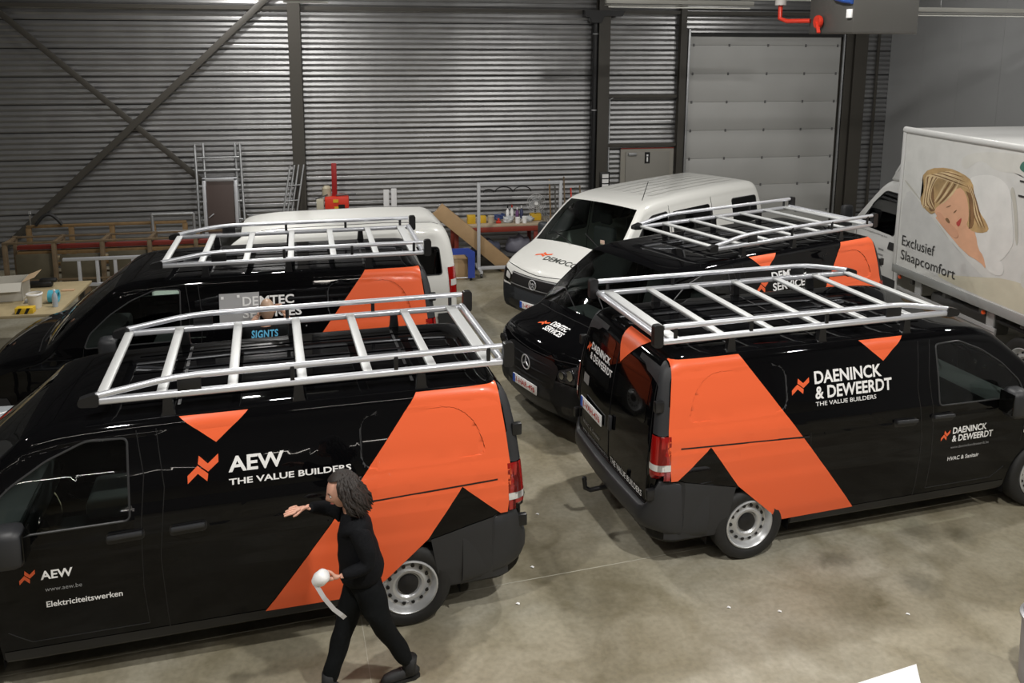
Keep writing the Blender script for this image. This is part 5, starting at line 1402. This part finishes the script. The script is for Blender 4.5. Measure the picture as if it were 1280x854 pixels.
# white sheet bottom right, grey container edge at right bottom
# paper tag standing close to the camera platform
ws = thing('white_sheet', 'white folded sheet at the bottom edge of the picture', 'sheet', (3.7, 4.7, 0))
def _q(p, c): return Vector(p) + Vector(c)
bm = bmesh.new()
P0 = Vector((3.99, 4.93, 0)); e1 = Vector((-.98, -.17, 0)) * 1.2; e2 = Vector((-.46, -.88, 0)) * .8
vs = [P0, P0 + e1, P0 + e1 + e2, P0 + e2]
lo = [bm.verts.new(v + Vector((0, 0, .003))) for v in vs]; hi = [bm.verts.new(v + Vector((0, 0, .02))) for v in vs]
bm.faces.new(lo); bm.faces.new(hi)
for i in range(4): bm.faces.new((lo[i], lo[(i + 1) % 4], hi[(i + 1) % 4], hi[i]))
bmesh.ops.recalc_face_normals(bm, faces=bm.faces)
bm.transform(Matrix.Translation((-3.7, -4.7, 0)))
from_bm('sheet', bm, mat('sheet_white', (.80, .80, .83), .5), ws)
gb = thing('grey_bin', 'grey round bin cut off by the right edge of the picture', 'bin', (4.78, 4.60, 0))
lathe('drum', [(0, .01), (.17, .01), (.19, .50), (.18, .50), (.16, .03), (0, .03)], mat('bin_grey', (.30, .30, .31), .5), gb, 32); lathe('rim', [(.185, .49), (.205, .50), (.205, .52), (.185, .53)], GREYM, gb, 32)
for i, (x, y, l) in enumerate(((1.27, 6.16, 'white paper scrap on the floor behind the left black van, nearer the joint'), (1.49, 6.62, 'white paper scrap beside the left black van shadow'), (1.72, 7.44, 'tiny white scrap by the tow hook'), (2.93, 5.80, 'white scrap on the open floor before the right black van'), (3.31, 5.68, 'small white scrap right of the open floor middle'), (4.3, 5.46, 'tiny white scrap at the lower right floor'), (1.8, 10.6, 'white scrap in front of the grille of the facing black van'))):
    bm = bmesh.new(); vs = [bm.verts.new((x + r * math.cos(a), y + r * math.sin(a), .004 + .006 * (k % 2))) for k, (r, a) in enumerate(((.018, .3), (.014, 1.7), (.02, 2.9), (.012, 4.2), (.016, 5.3)))]
    bm.faces.new(vs); tag(from_bm('paper_scrap', bm, WHITEF), l, 'scrap', 'paper scraps on the floor')

# ------------------------------------------------------------------ people
SKIN = mat('skin', (.62, .34, .25), .5, noise=.05, nscale=30); SKIN2 = mat('skin_tanned', (.42, .23, .15), .45)
CLOTH = mat('black_knit', (.006, .0065, .008), .85, spec=.15, noise=.25, nscale=60, bump=.25, bscale=160); TROU = mat('black_trousers', (.005, .006, .007), .8, spec=.15, noise=.2, nscale=30, bump=.2, bscale=30)
HAIR = mat('dark_brown_hair', (.014, .009, .007), .6, noise=.5, nscale=40, bump=.3, bscale=90)
def skinned(name, verts, edges, radii, m, parent, root=0, sub=2, disp=None):
    me = bpy.data.meshes.new(name)
    me.from_pydata([Vector(v) for v in verts], edges, []); me.update()
    o = bpy.data.objects.new(name, me); COL.objects.link(o)
    md = o.modifiers.new('skin', 'SKIN'); md.use_smooth_shade = True; md.branch_smoothing = .6
    sv = me.skin_vertices[0].data
    for i, r in enumerate(radii):
        sv[i].radius = r if isinstance(r, tuple) else (r, r); sv[i].use_root = (i == root)
    s = o.modifiers.new('sub', 'SUBSURF'); s.levels = sub; s.render_levels = sub
    dg = bpy.context.evaluated_depsgraph_get()
    nm = bpy.data.meshes.new_from_object(o.evaluated_get(dg))
    bpy.data.objects.remove(o)
    if disp:
        for v in nm.vertices: v.co = disp(v.co.copy())
    nm.shade_smooth()
    return link(name, nm, m, parent)
def fingers(name, wrist, hand, side_v, m, parent, curl=.5, s=1., thumb=1):
    """palm from wrist towards hand; side_v spans the knuckles"""
    wrist = Vector(wrist); hand = Vector(hand); d = (hand - wrist).normalized(); sd = Vector(side_v).normalized(); dn = d.cross(sd).normalized()
    V = [wrist - d * .02, wrist + d * .03 * s, wrist + d * .075 * s]; E = [(0, 1), (1, 2)]; R = [.022 * s, (.030 * s, .018 * s), (.032 * s, .016 * s)]
    for k in range(4):
        off = (k - 1.5) * .019 * s; L = (.072, .082, .076, .060)[k] * s
        p = wrist + d * .085 * s + sd * off; i0 = len(V); V.append(p); R.append(.010 * s); E.append((2, i0))
        a = 0; q = p
        for j, f in enumerate((.42, .33, .25)):
            a += curl * (.6 + .25 * j); q = q + (d * math.cos(a) + dn * math.sin(a)) * L * f
            V.append(q); R.append((.009, .0085, .007)[j] * s); E.append((len(V) - 2, len(V) - 1))
    i0 = len(V); p = wrist + d * .035 * s - sd * .025 * s * thumb
    V.append(p); R.append(.012 * s); E.append((1, i0)); p2 = p + (d * .6 - sd * .6 * thumb + dn * .3).normalized() * .035 * s; V.append(p2); R.append(.0105 * s); E.append((i0, i0 + 1))
    p3 = p2 + (d * .9 - sd * .2 * thumb + dn * .4).normalized() * .03 * s; V.append(p3); R.append(.008 * s); E.append((i0 + 1, i0 + 2))
    return V, E, R
def head_mesh(center, face, up, s, m, parent, hair=False, name='head'):
    """sculpted head: face direction unit vec"""
    f = Vector(face).normalized(); u = Vector(up).normalized(); r = f.cross(u).normalized(); u = r.cross(f)
    bm = bmesh.new(); bmesh.ops.create_uvsphere(bm, u_segments=40, v_segments=30, radius=1)
    def g(x, c, w): return math.exp(-((x - c) / w) ** 2)
    for v in bm.verts:
        x, y, z = v.co.x, v.co.y, v.co.z     # x forward, y side, z up
        X = x * .098; Yy = y * .075; Zz = z * .118
        if z < 0:
            Yy *= 1 - .32 * (-z) ** 1.5; X = X * (1 - .28 * (-z)) + .018 * (-z) if x > -.2 else X * (1 - .35 * -z)
        if x > 0:
            X += .024 * g(y, 0, .16) * g(z, -.22, .20) + .008 * g(y, 0, .13) * g(z, .02, .25)      # nose
            X += .007 * g(y, 0, .35) * g(z, -.52, .10) - .006 * g(y, 0, .3) * g(z, -.63, .05) + .010 * g(y, 0, .3) * g(z, -.85, .18)
            X -= .012 * g(abs(y), .36, .17) * g(z, .02, .13)                                     # sockets
            X += .006 * g(abs(y), .36, .25) * g(z, .22, .10)                                      # brow
            X += .004 * g(abs(y), .45, .18) * g(z, -.22, .2)
        v.co = Vector((X, Yy, Zz))
    Mx = Matrix((f, -r, u)).transposed().to_4x4() @ Matrix.Scale(s, 4); Mx.translation = Vector(center)
    bm.transform(Mx); bmesh.ops.recalc_face_normals(bm, faces=bm.faces)
    h = from_bm(name, bm, m, parent, 180)
    for sy in (1, -1):
        # ears
        e = bmesh.new(); bmesh.ops.create_uvsphere(e, u_segments=14, v_segments=10, radius=1)
        for v in e.verts: v.co = Vector((v.co.x * .018, v.co.y * .009 - .0, v.co.z * .031)) + Vector((-.006 - .004 * v.co.z, sy * (.076 + .004 * v.co.x), -.012))
        e.transform(Mx); from_bm('ear', e, m, h, 180)
        e = bmesh.new(); bmesh.ops.create_uvsphere(e, u_segments=12, v_segments=8, radius=.0115)
        e.transform(Matrix.Translation((.080, sy * .029, .002))); e.transform(Mx); ey = from_bm('eye', e, WHITEF, h, 180)
        e = bmesh.new(); bmesh.ops.create_uvsphere(e, u_segments=10, v_segments=6, radius=.0055)
        e.transform(Matrix.Translation((.0885, sy * .029, .002))); e.transform(Mx); from_bm('iris', e, PLASTB, h, 180)
        e = bmesh.new(); tube_bm(e, [(.088, sy * .014, .022), (.094, sy * .030, .028), (.084, sy * .048, .024)], [.0025, .003, .002], 6); e.transform(Mx); from_bm('eyebrow', e, HAIR, h)
    e = bmesh.new(); tube_bm(e, [(.083, -.022, -.062), (.096, 0, -.060), (.083, .022, -.062)], [.003, .0055, .003], 8); e.transform(Mx); from_bm('lips', e, mat('lips', (.40, .12, .10), .4), h, 60)
    return h, Mx

# woman walking to the left, seen from her left side
wo = thing('person', 'woman with dark hair in black clothes walking past the left van', 'person', (0, 0, 0))
pel = (.05, 5.47, .88); lb = (.02, 5.475, 1.02); ch = (-.015, 5.48, 1.20); nk = (-.035, 5.48, 1.36); nk2 = (-.055, 5.475, 1.42)
shL = (.03, 5.345, 1.295); elL = (.085, 5.29, 1.05); wrL = (-.115, 5.27, 1.005)
shR = (-.05, 5.60, 1.30); elR = (-.20, 5.62, 1.31); wrR = (-.325, 5.52, 1.385)
hpL = (.06, 5.405, .85); knL = (.16, 5.42, .50); anL = (.335, 5.50, .16); toL = (.26, 5.483, .045)
hpR = (.03, 5.55, .86); knR = (-.09, 5.50, .49); anR = (-.215, 5.44, .10); toR = (-.28, 5.43, .045)
# body: one continuous surface
fl_, el_, rl_ = fingers('h', wrL, (-.205, 5.255, 1.01), (0, -.25, 1), SKIN, wo, .9, .95, -1)
fr_, er_, rr_ = fingers('h', wrR, (-.41, 5.47, 1.40), (.25, .75, .35), SKIN, wo, .22, .95, 1)
V = [pel, lb, ch, nk, nk2, shL, elL, wrL, shR, elR, wrR, hpL, knL, anL, hpR, knR, anR]
E = [(0, 1), (1, 2), (2, 3), (3, 4), (2, 5), (5, 6), (6, 7), (2, 8), (8, 9), (9, 10), (0, 11), (11, 12), (12, 13), (0, 14), (14, 15), (15, 16)]
R = [(.08, .075), (.08, .075), (.09, .08), .048, .046, .036, .032, .024, .036, .032, .024, .045, .040, .026, .045, .040, .026]
n0 = len(V)
V += fl_; E += [(a + n0, b + n0) for a, b in el_] + [(7, n0)]; R += rl_
n1 = len(V); V += fr_; E += [(a + n1, b + n1) for a, b in er_] + [(10, n1)]; R += rr_
skinned('body', V, E, R, SKIN, wo, 0, 2)
def lerp3(a, b, t): return tuple(a[i] + (b[i] - a[i]) * t for i in range(3))
def wrinkle(amp, fr):
    def f(p):
        return p + Vector((math.sin(p.z * fr + p.y * 9) , math.cos(p.z * fr * .8 + p.x * 14), 0)) * amp
    return f
sw = [(.045, 5.47, .80), (.03, 5.475, .95), (.01, 5.475, 1.06), (-.012, 5.475, 1.20), (-.03, 5.478, 1.31), (-.035, 5.48, 1.375), shL, lerp3(shL, elL, .5), elL, lerp3(elL, wrL, .5), lerp3(elL, wrL, .93), shR, lerp3(shR, elR, .5), elR, lerp3(elR, wrR, .5), lerp3(elR, wrR, .92)]
skinned('sweater', sw, [(0, 1), (1, 2), (2, 3), (3, 4), (4, 5), (4, 6), (6, 7), (7, 8), (8, 9), (9, 10), (4, 11), (11, 12), (12, 13), (13, 14), (14, 15)],
        [(.165, .175), (.16, .165), (.15, .15), (.15, .155), (.125, .135), .064, .085, .070, .058, .048, .036, .085, .066, .055, .044, .034], CLOTH, wo, 0, 2, wrinkle(.003, 42))
skinned('trousers', [(.045, 5.47, .92), (.05, 5.47, .82), hpL, lerp3(hpL, knL, .5), knL, lerp3(knL, anL, .5), (.34, 5.50, .12), hpR, lerp3(hpR, knR, .5), knR, lerp3(knR, anR, .5), (-.22, 5.44, .08)],
        [(0, 1), (1, 2), (2, 3), (3, 4), (4, 5), (5, 6), (1, 7), (7, 8), (8, 9), (9, 10), (10, 11)],
        [(.14, .14), (.145, .145), .125, .104, .078, .068, .058, .125, .104, .078, .068, .058], TROU, wo, 0, 2, wrinkle(.004, 30))
def shoe(an, to, heel_up=0.):
    an = Vector(an); to = Vector(to); d = Vector((to.x - an.x, to.y - an.y, 0)).normalized()
    tip = math.atan2(an.z - .10, .22) if heel_up else 0
    a = Vector((an.x, an.y, 0))
    bm = bmesh.new(); pts = []
    hz_ = heel_up
    def P(t, h): # t along foot from heel(-.07) to toe(.2)
        lift = hz_ * max(0, (.14 - t) / .2)
        return a + d * t + Vector((0, 0, h + lift))
    tube_bm(bm, [P(-.075, .045), P(-.05, .055), P(0, .058), P(.06, .05), P(.12, .042), P(.17, .036), P(.195, .03)], [.018, .038, .042, .043, .044, .036, .014], 14)
    tube_bm(bm, [P(.0, .05), P(-.006, .10), P(-.012, .17)], [.054, .050, .052], 12)
    bmesh.ops.recalc_face_normals(bm, faces=bm.faces)
    for v in bm.verts: v.co.z = max(v.co.z, .018)
    s = from_bm('shoe', bm, mat('black_suede', (.012, .012, .013), .7), wo, 180)
    bm = bmesh.new(); sd = Vector((-d.y, d.x, 0))
    ptsL = [P(-.08, 0), P(-.04, 0), P(.05, 0), P(.12, 0), P(.18, 0), P(.205, 0)]; wd = [.02, .04, .042, .048, .04, .012]
    top = []; bot = []
    prof = [(p + sd * w_) for p, w_ in zip(ptsL, wd)] + [(p - sd * w_) for p, w_ in reversed(list(zip(ptsL, wd)))]
    lo = [bm.verts.new(p) for p in prof]; hi = [bm.verts.new(p + Vector((0, 0, .025))) for p in prof]
    bm.faces.new(lo); bm.faces.new(hi)
    for i in range(len(prof)): bm.faces.new((lo[i], lo[(i + 1) % len(prof)], hi[(i + 1) % len(prof)], hi[i]))
    bmesh.ops.recalc_face_normals(bm, faces=bm.faces); from_bm('sole', bm, RUBBER, s)
    for k in range(5):
        q = P(.03 + .022 * k, .094 - .006 * k); tube('lace', [q - sd * .022, q + Vector((0, 0, .004)), q + sd * .022], .003, GREYM, s, 5)
shoe((.34, 5.50, .1), (.20, 5.47, 0)); shoe((-.22, 5.44, .1), (-.37, 5.41, 0))
hd, HM = head_mesh((-.085, 5.47, 1.515), (-.93, -.16, -.28), (-.28, 0, .96), .98, SKIN, wo)
# hair: shell plus hanging strands
bm = bmesh.new(); bmesh.ops.create_uvsphere(bm, u_segments=36, v_segments=24, radius=1)
dl = []
for v in bm.verts:
    x, y, z = v.co
    v.co = Vector((x * .112 - .012, y * .092, z * .120 + .018))
    if x > .12 and z < .66: dl.append(v)
bmesh.ops.delete(bm, geom=dl, context='VERTS')
for v in bm.verts:
    k = 1 + .03 * math.sin(math.atan2(v.co.y, v.co.x) * 17) * (v.co.z < .08); v.co.x *= k; v.co.y *= k
bm.transform(HM)
hr = from_bm('hair', bm, HAIR, wo, 180)
rnd = random.Random(3)
bm = bmesh.new()
for k in range(150):
    a = rnd.uniform(1.4, 2 * PI - 1.4) ; el = rnd.uniform(-.2, 1.0)
    x0 = .108 * math.cos(a) * math.cos(el) - .012; y0 = .090 * math.sin(a) * math.cos(el); z0 = .122 * math.sin(el) + .02
    p0 = HM @ Vector((x0, y0, z0))
    out = (p0 - Vector((-.085, 5.47, 1.5))); out.z = 0; out = out.normalized() if out.length else Vector((1, 0, 0))
    L = rnd.uniform(.13, .20) + .10 * el
    pts = [p0]
    for j in range(1, 6):
        t = j / 5
        wv = .008 * math.sin(j * 1.9 + k)
        q = p0 + out * (.030 * math.sin(t * 2.2)) + Vector((.075 * t * t + wv, wv, -L * t))
        pts.append(q)
    tube_bm(bm, pts, [.009, .012, .013, .012, .009, .003], 5)
bmesh.ops.recalc_face_normals(bm, faces=bm.faces)
o = from_bm('hair_strands', bm, HAIR, hr, 180); o['kind'] = 'stuff'
# white roll with trailing tape
rl = thing('foil_roll', 'white roll of film with a trailing strip held in the woman\'s left hand', 'roll', (-.235, 5.24, 1.03))
bm = bmesh.new(); lathe_bm(bm, [(0, -.05), (.035, -.05), (.050, -.01), (.046, .04), (.03, .058), (0, .06)], 24, 'z'); bm.transform(Matrix.Rotation(.7, 4, 'Y') @ Matrix.Rotation(.35, 4, 'X')); from_bm('roll', bm, WHITEF, rl, 50)
bm = bmesh.new(); pts = [(-.03, -.03, -.02), (.02, -.05, -.11), (.08, -.05, -.20), (.13, -.05, -.25), (.15, -.04, -.28)]
for i in range(len(pts) - 1):
    a = Vector(pts[i]); b = Vector(pts[i + 1]); w_ = Vector((.012, 0, .010))
    bm.faces.new([bm.verts.new(q) for q in (a - w_, a + w_, b + w_, b - w_)])
bmesh.ops.remove_doubles(bm, verts=bm.verts, dist=1e-4); from_bm('film_strip', bm, mat('film_strip', (.55, .55, .56), .4), rl)
tag(rl)

# bald man between the two left vans, facing the far one
mn = thing('person', 'bald man in a black t-shirt between the two left black vans', 'person', (0, 0, 0))
MX, MY = -.88, 9.14
pel = (MX + .02, MY - .12, .92); lb = (MX, MY - .08, 1.08); ch = (MX, MY - .02, 1.28); nk = (MX, MY + .03, 1.46); nk2 = (MX, MY + .07, 1.53)
shL = (MX - .19, MY + .02, 1.42); elL = (MX - .27, MY + .24, 1.30); wrL = (MX - .12, MY + .40, 1.47)
shR = (MX + .19, MY + .02, 1.42); elR = (MX + .28, MY + .20, 1.34); wrR = (MX + .17, MY + .34, 1.52)
hpL = (MX - .09, MY - .10, .90); knL = (MX - .10, MY - .02, .50); anL = (MX - .11, MY - .06, .09); hpR = (MX + .10, MY - .10, .90); knR = (MX + .12, MY, .50); anR = (MX + .12, MY - .06, .09); tL = (MX - .12, MY + .12, .04); tR = (MX + .14, MY + .12, .04)
fa1, ea1, ra1 = fingers('h', wrL, (MX - .08, MY + .47, 1.52), (1, 0, -.2), SKIN2, mn, .3, 1.05, -1)
fb1, eb1, rb1 = fingers('h', wrR, (MX + .10, MY + .42, 1.58), (1, 0, .3), SKIN2, mn, .35, 1.05, 1)
V = [pel, lb, ch, nk, nk2, shL, elL, wrL, shR, elR, wrR, hpL, knL, anL, hpR, knR, anR, tL, tR]
E = [(0, 1), (1, 2), (2, 3), (3, 4), (2, 5), (5, 6), (6, 7), (2, 8), (8, 9), (9, 10), (0, 11), (11, 12), (12, 13), (0, 14), (14, 15), (15, 16), (13, 17), (16, 18)]
R = [(.10, .09), (.10, .09), (.11, .09), .058, .058, .045, .042, .030, .045, .042, .030, .06, .05, .035, .06, .05, .035, .03, .03]
n0 = len(V); V += fa1; E += [(a + n0, b + n0) for a, b in ea1] + [(7, n0)]; R += ra1
n1 = len(V); V += fb1; E += [(a + n1, b + n1) for a, b in eb1] + [(10, n1)]; R += rb1
skinned('body', V, E, R, SKIN2, mn, 0, 2)
TS = mat('black_tshirt', (.004, .0045, .005), .85, spec=.1)
skinned('t_shirt', [(MX + .01, MY - .11, .88), lb, (MX, MY - .03, 1.25), (MX, MY + .02, 1.38), (MX, MY + .04, 1.46), shL, lerp3(shL, elL, .75), shR, lerp3(shR, elR, .75)], [(0, 1), (1, 2), (2, 3), (3, 4), (3, 5), (5, 6), (3, 7), (7, 8)],
        [(.17, .15), (.165, .15), (.18, .15), (.15, .13), .07, .092, .075, .092, .075], TS, mn, 0, 2)
skinned('trousers', [(MX + .02, MY - .12, 1.0), pel, hpL, knL, anL, hpR, knR, anR], [(0, 1), (1, 2), (2, 3), (3, 4), (1, 5), (5, 6), (6, 7)], [(.15, .14), (.15, .14), .11, .08, .06, .11, .08, .06], TROU, mn, 0, 2)
for t in (tL, tR):
    bm = bmesh.new(); box_bm(bm, (t[0] - .05, t[1] - .24, 0), (t[0] + .05, t[1] + .06, .10), .04); from_bm('shoe', bm, RUBBER, mn, 60)
hd2, HM2 = head_mesh((MX + .01, MY + .15, 1.61), (-.10, .92, -.10), (-.05, .18, .98), 1.06, mat('scalp', (.40, .27, .19), .42), mn)
# collar / glasses arm
e = bmesh.new(); tube_bm(e, [(-.02, .083, -.0), (.09, .07, .0), (.10, .02, .0)], .003, 5); tube_bm(e, [(-.02, -.083, 0), (.09, -.07, 0), (.10, -.02, 0)], .003, 5); e.transform(HM2); from_bm('glasses', e, PLASTB, mn)
CY = mat('cyan_print', (.05, .33, .55), .5)
dg = bpy.context.evaluated_depsgraph_get()
ts = [o for o in mn.children if o.name.startswith('t_shirt')][0]
tb_ = bmesh.new(); tb_.from_mesh(ts.data); tr_ = BVHTree.FromBMesh(tb_)
vs, fs = text_mesh('SIGNTS', .03, 1.1); bm = bmesh.new(); vv = []
for a, b in vs:
    x = MX - .14 + .27 * a; z = 1.385 + .07 * b
    loc, nor, i_, d_ = tr_.ray_cast(Vector((x, MY - 2, z)), Vector((0, 1, 0)))
    vv.append(bm.verts.new((loc if loc else Vector((x, MY - .1, z))) + Vector((0, -.004, 0))))
for f in fs:
    try: bm.faces.new([vv[i] for i in f])
    except ValueError: pass
from_bm('shirt_lettering', bm, CY, mn)
# second person, barely visible at the left edge behind the table
p2 = thing('person', 'person in dark clothes cut off by the left edge behind the work table', 'person', (0, 0, 0))
QX, QY = -6.28, 15.0
skinned('body', [(QX, QY, .9), (QX, QY, 1.1), (QX, QY, 1.3), (QX, QY, 1.45), (QX - .2, QY, 1.4), (QX - .26, QY - .1, 1.12), (QX - .2, QY - .3, 1.0), (QX + .2, QY, 1.4), (QX + .26, QY - .1, 1.12), (QX + .2, QY - .3, 1.0), (QX - .1, QY, .85), (QX - .1, QY, .45), (QX - .1, QY, .05), (QX + .1, QY, .85), (QX + .1, QY, .45), (QX + .1, QY, .05)],
        [(0, 1), (1, 2), (2, 3), (2, 4), (4, 5), (5, 6), (2, 7), (7, 8), (8, 9), (0, 10), (10, 11), (11, 12), (0, 13), (13, 14), (14, 15)], [.14, .13, .14, .06, .06, .045, .035, .06, .045, .035, .09, .06, .045, .09, .06, .045], TROU, p2, 0, 2)
head_mesh((QX, QY, 1.6), (.3, -.95, -.1), (0, 0, 1), 1., SKIN2, p2)
for t in (-.1, .1):
    bm = bmesh.new(); box_bm(bm, (QX + t - .05, QY - .18, 0), (QX + t + .05, QY + .1, .09), .04); from_bm('shoe', bm, RUBBER, p2, 60)
bpy.context.view_layer.update()
